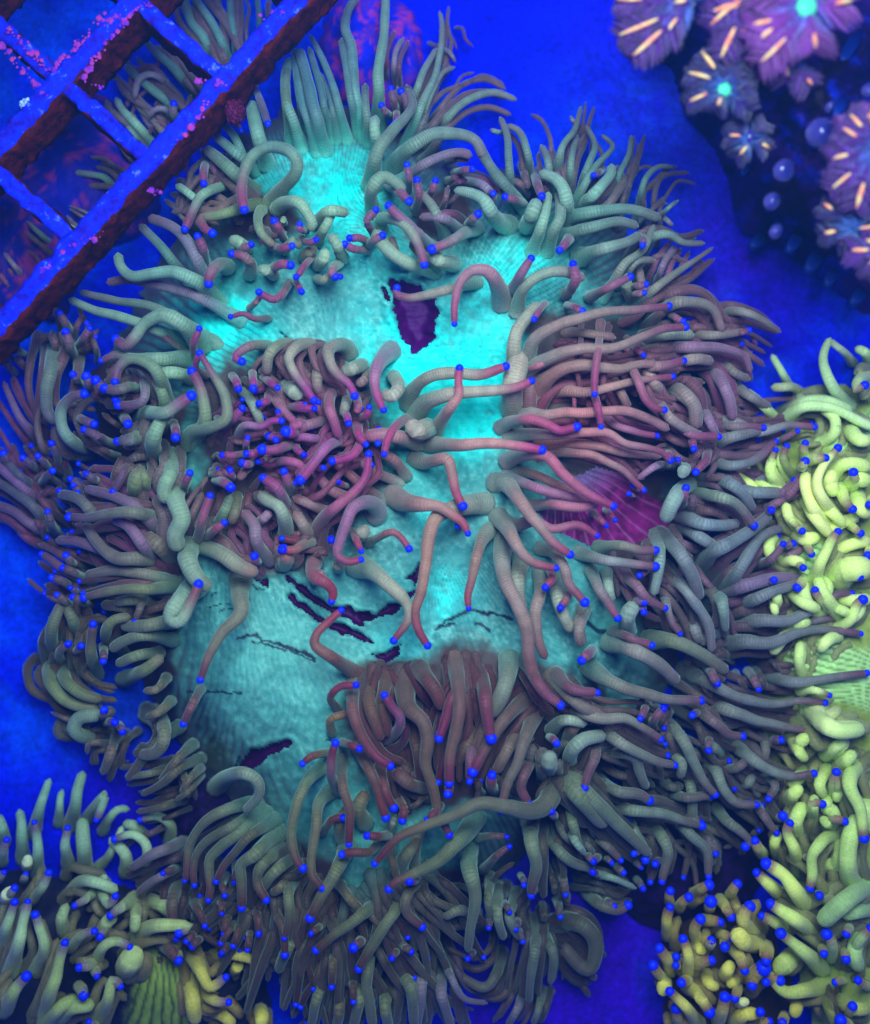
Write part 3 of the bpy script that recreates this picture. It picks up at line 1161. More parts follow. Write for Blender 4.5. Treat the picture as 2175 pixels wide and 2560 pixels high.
# ---------------------------------------------------------------- tank floor
def build_floor():
    xs = np.concatenate([np.arange(-9000, -800, 400), np.arange(-800, 3000, 24), np.arange(3000, 11400, 400)])
    ys = np.concatenate([np.arange(-9000, -800, 400), np.arange(-800, 3400, 24), np.arange(3400, 11600, 400)])
    X, Y = np.meshgrid(xs, ys)
    Z = (fbm(X, Y, 260, 3) - 0.5) * 60 + (fbm(X, Y, 60, 9) - 0.5) * 16
    c0, c1, c2 = lin(0, 2, 235), lin(0, 74, 255), lin(52, 0, 190)
    n = fbm(X, Y, 220, 21, 5); f = fbm(X, Y, 46, 33, 4)
    a = smooth(0.50, 0.78, n * 0.65 + f * 0.35)[..., None]
    patch = np.zeros(X.shape)
    for px, py, r, s in ((1560, 570, 150, .75), (1500, 560, 90, .6), (60, 1400, 170, .8), (70, 1850, 60, .9), (1530, 330, 160, .35), (60, 110, 220, .4), (1350, 2450, 160, .4), (650, 120, 120, .4)):
        patch += s * np.exp(-((X - px) ** 2 + (Y - py) ** 2) / (2 * r * r))
    a = np.clip(a * 1.15 + 0.06 + (patch * (0.3 + 1.1 * f))[..., None], 0, 1)
    C = c0 * (1 - a) + c1 * a
    v = np.zeros(X.shape)
    for px, py, r, s in ((1480, 2400, 200, 1.3), (1300, 2500, 150, .8), (400, 1980, 140, .55), (1850, 650, 170, .7), (1700, 200, 160, .5), (1650, 2000, 120, .5)):
        v += s * np.exp(-((X - px) ** 2 + (Y - py) ** 2) / (2 * r * r))
    v = np.clip(v * (0.35 + 1.3 * fbm(X, Y, 90, 44)), 0, 1)[..., None]
    C = C * (1 - v) + c2 * v
    C = C * (0.62 + 0.76 * fbm(X, Y, 70, 52, 4))[..., None]
    h, w = X.shape
    idx = np.arange(h * w).reshape(h, w)
    F = np.stack([idx[:-1, :-1], idx[1:, :-1], idx[1:, 1:], idx[:-1, 1:]], -1).reshape(-1, 4)
    k = HC / DIST
    V = np.stack([(X - CX) * k * S, (CY - Y) * k * S, Z * S], -1).reshape(-1, 3)
    m, N, L, b = new_mat('tank_floor', 0.85, 0.05)
    at = N.new('ShaderNodeAttribute'); at.attribute_name = 'pigment'
    g = noise_node(N, L, 16, 5, 0.75)
    f_ = math_node(N, L, 'MULTIPLY_ADD', g.outputs['Fac'], 1.0); f_.node.inputs[1].default_value = 2.2; f_.node.inputs[2].default_value = -0.2
    L.new(mul_colour(N, L, at.outputs['Color'], f_), b.inputs['Base Color'])
    bump(N, L, b, g.outputs['Fac'], 0.6, 8)
    o = obj('tank_floor', mesh('tank_floor', V, F, C.reshape(-1, 3), mats=[m]))
    tag(o, 'deep blue mottled tank floor under the corals', kind='structure')
build_floor()

# ---------------------------------------------------------------- coral bodies (height fields)
class Body:
    def __init__(self, outline, height, step, margin, flat=260, lumps=()):
        self.outline = outline
        P = np.array(outline)
        self.x0, self.y0 = P.min(0) - margin
        x1, y1 = P.max(0) + margin
        self.step = step
        xs, ys = np.arange(self.x0, x1, step), np.arange(self.y0, y1, step)
        self.X, self.Y = np.meshgrid(xs, ys)
        self.d = sdf(outline, self.X, self.Y)
        self.dj = self.d + (fbm(self.X, self.Y, 120, 5) - 0.5) * 60
        Z = height * np.sqrt(np.clip(smooth(-10, flat, self.dj), 0, 1))
        for x, y, r, a in lumps:
            Z = Z + a * np.exp(-((self.X - x) ** 2 + (self.Y - y) ** 2) / (2 * r * r)) * smooth(0, 120, self.d)
        self.Z = Z + (fbm(self.X, self.Y, 150, 12) - 0.5) * 30 * smooth(0, 100, self.d)
        self.height = height
        self.lumps = lumps
    def at(self, A, x, y):
        u = np.clip((np.asarray(x) - self.x0) / self.step, 0, A.shape[1] - 1.001)
        v = np.clip((np.asarray(y) - self.y0) / self.step, 0, A.shape[0] - 1.001)
        i, j = u.astype(int), v.astype(int)
        f, g = u - i, v - j
        return (A[j, i] * (1 - f) + A[j, i + 1] * f) * (1 - g) + (A[j + 1, i] * (1 - f) + A[j + 1, i + 1] * f) * g
    def faces(self, mask):
        """quads of the cells where mask (per vertex) holds at the first corner"""
        h, w = self.X.shape
        idx = np.arange(h * w).reshape(h, w)
        m = mask[:-1, :-1]
        return np.stack([idx[:-1, :-1][m], idx[1:, :-1][m], idx[1:, 1:][m], idx[:-1, 1:][m]], -1)
    def part(self, name, mask, C, parent, mat, Z=None):
        F = self.faces(mask)
        if not len(F):
            return None
        V = world(self.X, self.Y, self.Z if Z is None else Z).reshape(-1, 3)
        used, inv = np.unique(F.ravel(), return_inverse=True)
        return obj(name, mesh(name, V[used], inv.reshape(-1, 4), C.reshape(-1, 3)[used], mats=[mat]), parent)

def blend(C, col, a):
    return C * (1 - a[..., None]) + np.asarray(col) * a[..., None]
def gauss(X, Y, x, y, r):
    return np.exp(-((X - x) ** 2 + (Y - y) ** 2) / (2 * r * r))

# ---------------------------------------------------------------- tentacles
def spline(P, n):
    P = np.asarray(P, float)
    if len(P) == 2:
        P = np.array([P[0], P.mean(0) + (P[1] - P[0])[::-1] * np.array([1, -1]) * 0.05, P[1]])
    Q = np.vstack([2 * P[0] - P[1], P, 2 * P[-1] - P[-2]])
    d = np.sqrt(np.linalg.norm(np.diff(Q, axis=0), axis=1)) + 1e-6
    t = np.concatenate([[0], np.cumsum(d)])
    out = []
    for k in range(1, len(Q) - 2):
        p0, p1, p2, p3 = Q[k - 1:k + 3]
        t0, t1, t2, t3 = t[k - 1:k + 3]
        u = np.linspace(t1, t2, 14, endpoint=False)[:, None]
        a1 = (t1 - u) / (t1 - t0) * p0 + (u - t0) / (t1 - t0) * p1
        a2 = (t2 - u) / (t2 - t1) * p1 + (u - t1) / (t2 - t1) * p2
        a3 = (t3 - u) / (t3 - t2) * p2 + (u - t2) / (t3 - t2) * p3
        b1 = (t2 - u) / (t2 - t0) * a1 + (u - t0) / (t2 - t0) * a2
        b2 = (t3 - u) / (t3 - t1) * a2 + (u - t1) / (t3 - t1) * a3
        out.append((t2 - u) / (t2 - t1) * b1 + (u - t1) / (t2 - t1) * b2)
    C = np.vstack(out + [P[-1:]])
    s = np.concatenate([[0], np.cumsum(np.linalg.norm(np.diff(C, axis=0), axis=1))])
    u = np.linspace(0, s[-1], n)
    return np.stack([np.interp(u, s, C[:, 0]), np.interp(u, s, C[:, 1])], -1), s[-1]

NS = 9
def tube(P3, R, C, along, cap=True):
    """tube through world points P3; returns verts, quads/tris, colours, along"""
    n = len(P3)
    T = np.gradient(P3, axis=0)
    T /= np.linalg.norm(T, axis=1)[:, None] + 1e-12
    up = np.array([0, 0, 1.0])
    U = np.cross(T, up)
    nu = np.linalg.norm(U, axis=1)[:, None]
    U = np.where(nu > 1e-3, U / (nu + 1e-12), np.array([1.0, 0, 0]))
    for k in range(1, n):
        if np.dot(U[k], U[k - 1]) < 0:
            U[k] *= -1
    B = np.cross(U, T)
    a = np.arange(NS) * 2 * math.pi / NS
    V = P3[:, None, :] + R[:, None, None] * (np.cos(a)[None, :, None] * U[:, None, :] + np.sin(a)[None, :, None] * B[:, None, :])
    V = V.reshape(-1, 3)
    CC = np.repeat(C, NS, 0)
    AA = np.repeat(along, NS)
    i = np.arange(n - 1)[:, None] * NS
    j = np.arange(NS)[None, :]
    F = np.stack([i + j, i + (j + 1) % NS, i + NS + (j + 1) % NS, i + NS + j], -1).reshape(-1, 4)
    F = [tuple(f) for f in F.tolist()]
    if cap:
        F.append(tuple(reversed(range(NS))))
        V = np.vstack([V, P3[-1:] + T[-1:] * R[-1] * 0.3])
        CC = np.vstack([CC, C[-1:]])
        AA = np.append(AA, along[-1])
        e = (n - 1) * NS
        F += [(e + k, e + (k + 1) % NS, len(V) - 1) for k in range(NS)]
    return V, F, CC, AA

def ball_mesh(name, mat):
    bm_v, F = [], []
    rings, seg = 7, 12
    bm_v.append((0, 0, 1))
    for r in range(1, rings):
        th = math.pi * r / rings
        for s in range(seg):
            ph = 2 * math.pi * s / seg
            bm_v.append((math.sin(th) * math.cos(ph), math.sin(th) * math.sin(ph), math.cos(th)))
    bm_v.append((0, 0, -1))
    for s in range(seg):
        F.append((0, 1 + s, 1 + (s + 1) % seg))
    for r in range(rings - 2):
        for s in range(seg):
            a = 1 + r * seg
            F.append((a + s, a + seg + s, a + seg + (s + 1) % seg, a + (s + 1) % seg))
    e = len(bm_v) - 1
    for s in range(seg):
        F.append((e, e - seg + (s + 1) % seg, e - seg + s))
    return mesh(name, bm_v, F, mats=[mat])
BALL = ball_mesh('tip', TIP)

def parse(text):
    out, cur = [], None
    for ln in text.strip().splitlines():
        ln = ln.strip()
        if ln.startswith('@'):
            cur = ln[1:]
            continue
        head, w0, w1, *pts = ln.split()
        ox, oy, f = SHEETS[cur]
        P = np.array([[float(v) for v in p.split(',')] for p in pts])
        out.append(dict(tip=head[0] == 'b', layer=int(head[1]), style=head[2:], w0=float(w0) * f, w1=float(w1) * f,
                        P=np.stack([ox + P[:, 0] * f, oy + P[:, 1] * f], -1)))
    return out

def idw(table, x, y):
    T = np.array([[a, b] for a, b, _ in table], float)
    Cc = np.array([lin(*c) for _, _, c in table])
    w = 1.0 / (((T - [x, y]) ** 2).sum(1) + 60 ** 2) ** 1.5
    return (w[:, None] * Cc).sum(0) / w.sum()

LAY = 30.0
def tentacle_shape(t, body, ground, colour, lift=0.0, cap_len=True):
    w0, w1 = t['w0'], t['w1']
    ln = np.linalg.norm(np.diff(t['P'], axis=0), axis=1).sum()
    n = int(np.clip(ln / 9, 9, 46))
    xy, ln = spline(t['P'], n)
    s = np.linspace(0, 1, n)
    seed = t['seed']
    r2 = np.random.default_rng(seed)
    # gentle waviness and uneven girth
    nrm = np.gradient(xy, axis=0); nrm = np.stack([-nrm[:, 1], nrm[:, 0]], -1); nrm /= np.linalg.norm(nrm, axis=1)[:, None] + 1e-9
    wob = (vnoise(s * ln, 0 * s + seed * 13.1, 45, seed % 50) - 0.5) * min(5.0, w1 * 0.22) * np.sin(np.pi * s)
    xy = xy + nrm * wob[:, None]
    bulge = (vnoise(s * ln, 0 * s + seed * 7.7, 38, (seed + 9) % 50) - 0.5) * 0.16
    w = (w0 + (w1 - w0) * s ** 0.72) * (1 + bulge)
    w = w * (0.94 + 0.30 * (1 - smooth(0.0, 0.30, s)))
    # rounded end
    dist_end = (1 - s) * ln
    rr = max(w1 * 0.5, 3)
    cap = np.sqrt(np.clip(1 - (1 - np.clip(dist_end / rr, 0, 1)) ** 2, 0.0, 1))
    w = w * (0.22 + 0.78 * cap) if not t['tip'] else w * (0.62 + 0.38 * cap)
    w = w * (0.25 + 0.75 * np.sqrt(np.clip(1 - (1 - np.clip(s * ln / max(w0 * .45, 4), 0, 1)) ** 2, 0, 1)))
    # height along the tentacle
    x, y = xy[:, 0], xy[:, 1]
    z_ground = ground(x, y)
    z_body = body.at(body.Z, x, y)
    target = z_ground + w * 0.5 + (t['layer'] * LAY + lift) * smooth(0.0, 0.4, s) + np.sin(np.pi * s) * r2.uniform(4, 26)
    if t['tip']:
        target = target + 20 * smooth(0.7, 1.0, s)
    else:
        target = target - 14 * smooth(0.6, 1.0, s)
    z0 = z_body[0] - w0 * (0.62 if t.get('fan') else 0.3)
    k = smooth(0.0, min(0.45, 90 / max(ln, 1)) + (0.12 if t.get('fan') else 0), s)
    z = z0 * (1 - k) + target * k
    inside = smooth(-20, 30, body.at(body.d, x, y))
    z = np.maximum(z, (z_body + w * (0.32 * k if t.get('fan') else 0.32) + lift * 0.5) * inside + (1 - inside) * (w * 0.5 + 6) - (60 if t.get('fan') else 40) * (1 - k))
    z = np.convolve(np.pad(z, 2, mode='edge'), np.ones(5) / 5, 'valid')
    P3 = world(x, y, z)
    R = w * 0.5 * (HC - z) / DIST * S
    C = colour(t, s, x, y, ln, r2)
    return P3, R, C, s * ln

def add_tentacle(t, body, ground, colour, parent, mat, tip_px=None):
    P3, R, C, al = tentacle_shape(t, body, ground, colour)
    V, F, CC, AA = tube(P3, R, C, al)
    o = obj('tentacle', mesh('tentacle', V, F, CC, AA, [mat]), parent)
    if t['tip']:
        b = obj('tip', BALL, o)
        d = P3[-1] - P3[-2]
        d /= np.linalg.norm(d) + 1e-12
        r = max(t['w1'] * 0.53, 8.8) if tip_px is None else max(t['w1'] * tip_px, 8.5)
        r *= random.uniform(0.82, 1.12)
        rs = r * (HC - P3[-1][2] / S) / DIST * S
        b.location = tuple(P3[-1] + np.array([0, 0, 0.22]) * rs - d * rs * 0.18)
        b.scale = (rs, rs, rs * 0.95)
        b.rotation_euler = (random.uniform(-.6, .6), random.uniform(-.6, .6), random.uniform(0, 6))
    return o

def build_tentacles(items, body, ground, colour, parent, mat, limit=300, tip_px=None, filler=None, name='small_tentacles', extra_tip=False):
    for k, t in enumerate(items):
        t['seed'] = (k * 37 + 11) % 9973
        t['area'] = np.linalg.norm(np.diff(t['P'], axis=0), axis=1).sum() * (t['w0'] + t['w1']) * (1 + 0.25 * t['layer'])
    order = sorted(items, key=lambda t: -t['area'])
    for t in order[:limit]:
        add_tentacle(t, body, ground, colour, parent, mat, tip_px)
    rest = [(t, 0.0) for t in order[limit:]]
    if filler:
        rest += filler(items)
    if not rest:
        return
    Vs, Fs, Cs, As, Ms, off = [], [], [], [], [], 0
    BV = np.array([v.co[:] for v in BALL.vertices]); BF = [tuple(p.vertices) for p in BALL.polygons]
    for t, lift in rest:
        P3, R, C, al = tentacle_shape(t, body, ground, colour, lift)
        V, F, CC, AA = tube(P3, R, C, al)
        Vs.append(V); Cs.append(CC); As.append(AA)
        Fs += [tuple(i + off for i in f) for f in F]; Ms += [0] * len(F)
        off += len(V)
        if t['tip']:
            r = max(t['w1'] * (0.47 if tip_px is None else tip_px), 7.5) * (HC - P3[-1][2] / S) / DIST * S
            V = BV * r + P3[-1] + np.array([0, 0, 0.35 * r])
            Vs.append(V); Cs.append(np.zeros((len(V), 3))); As.append(np.zeros(len(V)))
            Fs += [tuple(i + off for i in f) for f in BF]; Ms += [1] * len(BF)
            off += len(V)
    o = obj(name, mesh(name, np.vstack(Vs), Fs, np.vstack(Cs), np.concatenate(As), [mat, TIP], Ms), parent)
    o['kind'] = 'stuff'

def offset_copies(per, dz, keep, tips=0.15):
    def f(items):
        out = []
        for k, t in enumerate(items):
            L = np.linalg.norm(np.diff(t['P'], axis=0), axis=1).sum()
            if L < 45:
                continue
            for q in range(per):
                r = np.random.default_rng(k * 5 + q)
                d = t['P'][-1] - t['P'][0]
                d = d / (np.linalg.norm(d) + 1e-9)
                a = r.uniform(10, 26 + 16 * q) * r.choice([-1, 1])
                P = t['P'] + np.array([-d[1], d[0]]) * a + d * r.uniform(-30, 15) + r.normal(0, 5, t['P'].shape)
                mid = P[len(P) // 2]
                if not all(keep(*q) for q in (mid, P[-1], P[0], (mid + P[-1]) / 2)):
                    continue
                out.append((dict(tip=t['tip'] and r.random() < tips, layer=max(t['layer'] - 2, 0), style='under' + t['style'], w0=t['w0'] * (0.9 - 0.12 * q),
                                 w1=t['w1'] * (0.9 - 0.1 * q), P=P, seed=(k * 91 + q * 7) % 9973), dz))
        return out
    return f

# ---------------------------------------------------------------- the large teal coral
MAIN_OUT = [(600, 330), (700, 260), (900, 270), (1050, 340), (1150, 420), (1400, 450), (1560, 560), (1640, 760), (1700, 950), (1740, 1150), (1750, 1400), (1700, 1650),
            (1600, 1850), (1450, 2000), (1300, 2150), (1180, 2300), (1000, 2420), (800, 2470), (700, 2380), (630, 2240), (620, 2120), (600, 2030), (520, 1960), (450, 1880), (390, 1780), (330, 1650),
            (250, 1500), (270, 1350), (300, 1200), (250, 1050), (210, 950), (300, 830), (370, 690), (450, 560)]
main = Body(MAIN_OUT, 300, 4, 30, 280,
            [(740, 1120, 150, 40), (1480, 1080, 170, 30), (1120, 1850, 200, 40), (620, 1700, 190, 60), (1050, 1100, 120, -70), (1000, 820, 120, -40), (760, 470, 130, 20), (830, 1550, 90, -40)])
wide = Body(MAIN_OUT, 1, 16, 700)
wide_d = wide.d
def main_ground(x, y):
    d = wide.at(wide_d, x, y)
    z = 110 + 215 * smooth(-330, 190, d)
    for lx, ly, r, a in main.lumps:
        z = z + 0.8 * a * np.exp(-((x - lx) ** 2 + (y - ly) ** 2) / (2 * r * r))
    return z
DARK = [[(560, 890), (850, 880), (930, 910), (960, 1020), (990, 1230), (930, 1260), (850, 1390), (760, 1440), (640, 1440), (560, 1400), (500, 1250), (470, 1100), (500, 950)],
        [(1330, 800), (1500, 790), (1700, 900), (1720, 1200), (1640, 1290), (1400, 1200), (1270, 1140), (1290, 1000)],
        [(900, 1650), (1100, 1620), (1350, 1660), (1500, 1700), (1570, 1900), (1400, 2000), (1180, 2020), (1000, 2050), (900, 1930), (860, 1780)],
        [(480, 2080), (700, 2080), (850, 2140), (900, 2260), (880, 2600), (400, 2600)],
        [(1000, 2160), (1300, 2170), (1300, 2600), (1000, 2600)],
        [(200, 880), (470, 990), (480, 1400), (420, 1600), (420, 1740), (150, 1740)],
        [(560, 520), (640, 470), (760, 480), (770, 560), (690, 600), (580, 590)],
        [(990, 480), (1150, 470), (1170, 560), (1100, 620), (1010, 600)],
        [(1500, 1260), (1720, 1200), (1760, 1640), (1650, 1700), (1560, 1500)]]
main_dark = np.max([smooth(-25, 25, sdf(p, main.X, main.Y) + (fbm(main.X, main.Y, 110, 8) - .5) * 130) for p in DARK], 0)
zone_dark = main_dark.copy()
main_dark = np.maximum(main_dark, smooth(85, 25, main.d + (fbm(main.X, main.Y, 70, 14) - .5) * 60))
LOBE = sheet('F', [(60, 890), (200, 838), (340, 870), (500, 990), (650, 1075), (590, 1200), (480, 1240), (390, 1290), (150, 1285), (0, 1210), (-120, 1090), (-60, 940)])
OPEN_TEAL = [[(330, 1560), (880, 1580), (900, 1720), (840, 1850), (690, 1960), (640, 2010), (540, 1990), (380, 1800)], [(1010, 2090), (1260, 2080), (1260, 2200), (1000, 2200)], LOBE,
             [(830, 2040), (960, 2060), (940, 2240), (850, 2240)], [(620, 300), (1000, 300), (960, 560), (720, 520)], [(380, 700), (640, 700), (640, 880), (420, 860)]]
def inside(poly, x, y):
    c = False
    for k in range(len(poly)):
        (x0, y0), (x1, y1) = poly[k - 1], poly[k]
        if (y0 > y) != (y1 > y) and x < (x1 - x0) * (y - y0) / (y1 - y0) + x0:
            c = not c
    return c
def in_dark(x, y):
    if any(inside(p, x, y) for p in OPEN_TEAL):
        return False
    return float(main.at(main_dark, np.array(x), np.array(y))) > 0.55 or float(wide.at(wide_d, np.array(x), np.array(y))) < 60

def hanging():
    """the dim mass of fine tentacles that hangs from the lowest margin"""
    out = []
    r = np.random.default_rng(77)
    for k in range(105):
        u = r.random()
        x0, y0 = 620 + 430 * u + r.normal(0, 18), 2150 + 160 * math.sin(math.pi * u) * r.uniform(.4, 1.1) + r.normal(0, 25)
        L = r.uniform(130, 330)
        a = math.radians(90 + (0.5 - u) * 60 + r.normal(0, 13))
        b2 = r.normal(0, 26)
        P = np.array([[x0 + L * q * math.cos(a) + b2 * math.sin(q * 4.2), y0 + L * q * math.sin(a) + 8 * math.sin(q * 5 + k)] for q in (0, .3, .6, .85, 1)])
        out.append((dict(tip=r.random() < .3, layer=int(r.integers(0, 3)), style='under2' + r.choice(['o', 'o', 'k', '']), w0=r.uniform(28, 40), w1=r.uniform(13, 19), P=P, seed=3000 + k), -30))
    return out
MOUTH = sheet('B', [(602, 1535), (745, 1572), (860, 1640), (872, 1720), (848, 1830), (872, 1850), (835, 1890), (800, 1920), (770, 1958), (730, 1942), (690, 1870), (650, 1790), (620, 1690), (608, 1610)])
CREASES = [sheet('J', [(1010, 60), (1100, 110), (1240, 230), (1330, 290), (1400, 340), (1500, 330), (1560, 330), (1620, 370), (1764, 380), (1764, 440), (1660, 460), (1700, 510), (1560, 470), (1500, 430), (1400, 390), (1280, 320), (1170, 240), (1080, 160), (1010, 95)]),
           sheet('J', [(995, 240), (1050, 205), (1110, 290), (1180, 320), (1280, 400), (1340, 450), (1430, 480), (1530, 500), (1620, 560), (1740, 610), (1764, 655), (1700, 640), (1600, 590), (1500, 580), (1400, 525), (1300, 475), (1200, 395), (1090, 335)]),
           sheet('J', [(550, 1785), (600, 1720), (690, 1595), (800, 1570), (900, 1540), (1030, 1512), (1055, 1540), (960, 1590), (860, 1650), (780, 1730), (700, 1755), (640, 1795)]),
           sheet('E', [(695, 1425), (735, 1398), (768, 1345), (778, 1410), (752, 1450), (740, 1485), (725, 1440)]),
           sheet('E', [(430, 1600), (530, 1618), (600, 1565), (685, 1565), (640, 1612), (520, 1645), (500, 1665), (440, 1655)]),
           sheet('E', [(485, 1828), (560, 1842), (665, 1782), (645, 1845), (580, 1885), (530, 1862)]),
           sheet('E', [(670, 1512), (760, 1475), (765, 1500), (700, 1540)]),
           sheet('B', [(560, 1578), (585, 1592), (604, 1655), (580, 1640)]),
           sheet('J', [(740, 105), (840, 90), (840, 160), (790, 150)])]
CRACK_LINES = [(sheet('J', [(575, 630), (640, 600), (740, 595), (800, 630), (900, 655), (1030, 695), (1180, 740), (1265, 792)]), 4.5),
               (sheet('J', [(700, 660), (780, 665), (930, 705), (985, 722)]), 4), (sheet('J', [(300, 365), (400, 325), (520, 312)]), 2.2), (sheet('J', [(400, 385), (540, 365)]), 2),
               (sheet('J', [(1050, 735), (1150, 775), (1260, 820)]), 2.5), (sheet('J', [(1600, 880), (1764, 890)]), 4), (sheet('J', [(120, 1090), (260, 1100), (420, 1095), (620, 1100)]), 3),
               (sheet('J', [(350, 250), (400, 225)]), 3), (sheet('J', [(690, 140), (800, 195)]), 2.2), (sheet('J', [(1350, 1525), (1430, 1535)]), 2), (sheet('J', [(600, 1650), (560, 1740), (520, 1800)]), 4),
               (sheet('E', [(855, 1705), (950, 1640), (1050, 1600), (1180, 1622), (1285, 1650)]), 4.5), (sheet('E', [(1125, 1612), (1150, 1618)]), 8), (sheet('E', [(1080, 1668), (1130, 1690), (1160, 1722)]), 3.5),
               (sheet('E', [(880, 1700), (960, 1670)]), 2.5), (sheet('F', [(150, 1715), (200, 1760), (275, 1785)]), 6), (sheet('E', [(0, 1790), (80, 1820), (180, 1850)]), 4), (sheet('E', [(410, 1920), (530, 1920)]), 4),
               (sheet('E', [(5, 60), (50, 110)]), 2), (sheet('F', [(850, 965), (940, 985), (1000, 1010)]), 2.5)]

def build_large_coral():
    root = thing('coral', 1087, 1280, 0, 'large coral with ragged teal disc and hundreds of pinkish grey blue-tipped tentacles', 'coral')
    X, Y, d = main.X, main.Y, main.d
    # radial ridges of the disc, fanning from the centre of the nearest lobe
    lobes = [(830, 660, 800, 430, 200, 190), (900, 1060, 520, 830, 190, 150), (570, 1000, 620, 1700, 220, 260), (1090, 860, 1380, 620, 160, 150), (1050, 1280, 1230, 1560, 150, 170), (900, 1900, 950, 2250, 150, 110), (1120, 1850, 1240, 2120, 90, 100)]
    ridge = np.zeros(X.shape); wsum = np.zeros(X.shape) + 1e-4
    for k, (cx, cy, mx, my, r, N) in enumerate(lobes):
        w = gauss(X, Y, mx, my, r)
        ang = np.arctan2(Y - cy, X - cx) + (fbm(X, Y, 220, 60 + k) - 0.5) * 0.16
        ridge += w * np.sin(ang * N + 1.2 * vnoise(X, Y, 160, 40 + k))
        wsum += w
    cover = np.clip(wsum, 0, 1)
    ridge = ridge / wsum * smooth(0.15, 0.6, wsum)
    ripple = np.sin((Y + 25 * (fbm(X, Y, 120, 22) - .5)) * 2 * math.pi / 15) * np.exp(-((X - 1000) ** 2 + (Y - 950) ** 2) / (2 * 260 ** 2)) * vnoise(X, Y, 60, 19)
    big, mid, fine = fbm(X, Y, 130, 2), fbm(X, Y, 34, 11), fbm(X, Y, 9, 17, 3)
    streak = fbm(X * 1.0, Y * 0.25, 16, 28, 3)
    teal, cyan, deep = lin(84, 170, 164), lin(30, 250, 236), lin(40, 92, 96)
    C = np.broadcast_to(teal, X.shape + (3,)).copy()
    C = blend(C, deep, np.clip(smooth(0.46, 0.80, big * 0.7 + mid * 0.3) * 0.65, 0, 1))
    C = blend(C, lin(128, 200, 186), smooth(0.48, 0.74, fbm(X, Y, 60, 31) * 0.5 + fine * 0.5) * 0.75)
    glow = np.zeros(X.shape)
    for gx, gy, gr, ga in ((1190, 1010, 75, 1.3), (1150, 1060, 60, .8), (800, 500, 90, .75), (690, 420, 60, .35), (900, 400, 60, .4), (850, 480, 50, .7), (560, 840, 75, .95), (520, 800, 60, .5), (640, 860, 60, .4), (1110, 1480, 45, .9), (1070, 1280, 35, .7),
                           (1330, 640, 60, .6), (1240, 700, 60, .4), (1000, 880, 80, .9), (1130, 880, 90, .7), (1250, 900, 60, .5), (1030, 1020, 60, .6), (1060, 1120, 40, .5), (960, 640, 50, .3), (1000, 1620, 40, .5), (900, 600, 60, .4), (1300, 780, 50, .3), (1350, 560, 50, .5)):
        glow += ga * gauss(X, Y, gx, gy, gr)
    glow = np.clip(glow * (0.1 + 1.5 * mid) * (0.6 + 0.8 * fine), 0, 1)
    C = blend(C, cyan, glow)
    C = C * (0.66 + 0.44 * fine + 0.30 * (mid - .5) + 0.40 * (big - .5))[..., None]
    C = blend(C, lin(104, 196, 172), gauss(X, Y, 600, 1720, 230) * 0.55 * (0.4 + fine))
    lines = smooth(0.25, 0.95, -ridge)
    C = blend(C, deep * 0.55, lines * (1 - 0.6 * smooth(1350, 1600, Y)) * (0.16 + 0.75 * streak * smooth(.35, .60, fbm(X, Y, 90, 93))) * smooth(600, 350, np.hypot(X - 500, Y - 800) * 0 + 400))
    C = blend(C, deep * 0.7, np.clip(smooth(0.3, 0.8, -ripple) * 0.22, 0, 1))
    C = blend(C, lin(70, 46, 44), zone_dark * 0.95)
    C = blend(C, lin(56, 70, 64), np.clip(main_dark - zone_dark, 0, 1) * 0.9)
    lower = smooth(1900, 2150, Y) * (1 - main_dark)
    C = blend(C, lin(80, 150, 120), lower * 0.4)
    rim = smooth(190, 60, d + (mid - .5) * 60) * (1 - zone_dark)
    C = blend(C, lin(86, 84, 108), rim * (0.30 + 0.6 * smooth(-0.1, 0.6, -ridge)))
    edge = smooth(90, 0, np.hypot((X - 500) / 1.2, Y - 1880) - 20)
    C = blend(C, lin(60, 80, 55), edge * smooth(0.4, 0.6, mid))
    for pts, wd in CRACK_LINES:
        q = line_dist(pts, X + (fbm(X, Y, 14, 51) - .5) * 14, Y + (fbm(X, Y, 14, 57) - .5) * 14)
        C = blend(C, lin(18, 30, 52), smooth(wd * 1.3, wd * 0.5, q) * 0.92)
    Z = main.Z + ridge * 0.6 * (1 - main_dark) + ripple * 1.5 + (mid - .5) * 5 + (fbm(X, Y, 90, 66) - .5) * 30 * (1 - zone_dark)
    # the holes
    rag = (fbm(X, Y, 22, 71, 2) - 0.5) * 22
    dm = sdf(MOUTH, X, Y) + rag
    mouth = dm > 0
    Z = Z - 70 * smooth(-6, 26, dm) + 9 * np.exp(-((dm + 10) / 12) ** 2)
    holes = mouth.copy()
    masks = []
    for p in CREASES:
        q = sdf(p, X, Y) + rag * 0.55
        m = (q > 0) & ~holes
        Z = Z - 24 * smooth(-5, 10, q) + 5 * np.exp(-((q + 8) / 8) ** 2)
        holes |= m
        masks.append(m)
    ql = sdf(LOBE, X, Y) + (fbm(X, Y, 50, 77) - .5) * 20
    lobe = (ql > 0) & ~holes
    Z = Z - 16 * smooth(-30, 40, ql)
    lobe_ang = np.arctan2(Y - 1150, X - 1400) + (fbm(X, Y, 120, 82) - .5) * 0.12
    lr = np.sin(lobe_ang * 46)
    Z = np.where(lobe, Z + 3.0 * lr, Z)
    main.Z = Z
    q = dm
    for p in CREASES:
        q = np.maximum(q, sdf(p, X, Y) + rag * 0.55)
    q = np.maximum(q, ql)
    gy, gx = np.gradient(q, main.step)
    g2 = gx * gx + gy * gy + 1e-3
    near = (np.abs(q) < 2.4) & (g2 > .2)
    X0, Y0 = X.copy(), Y.copy()
    main.X = np.where(near, X - np.clip(q * gx / g2, -2.6, 2.6), X)
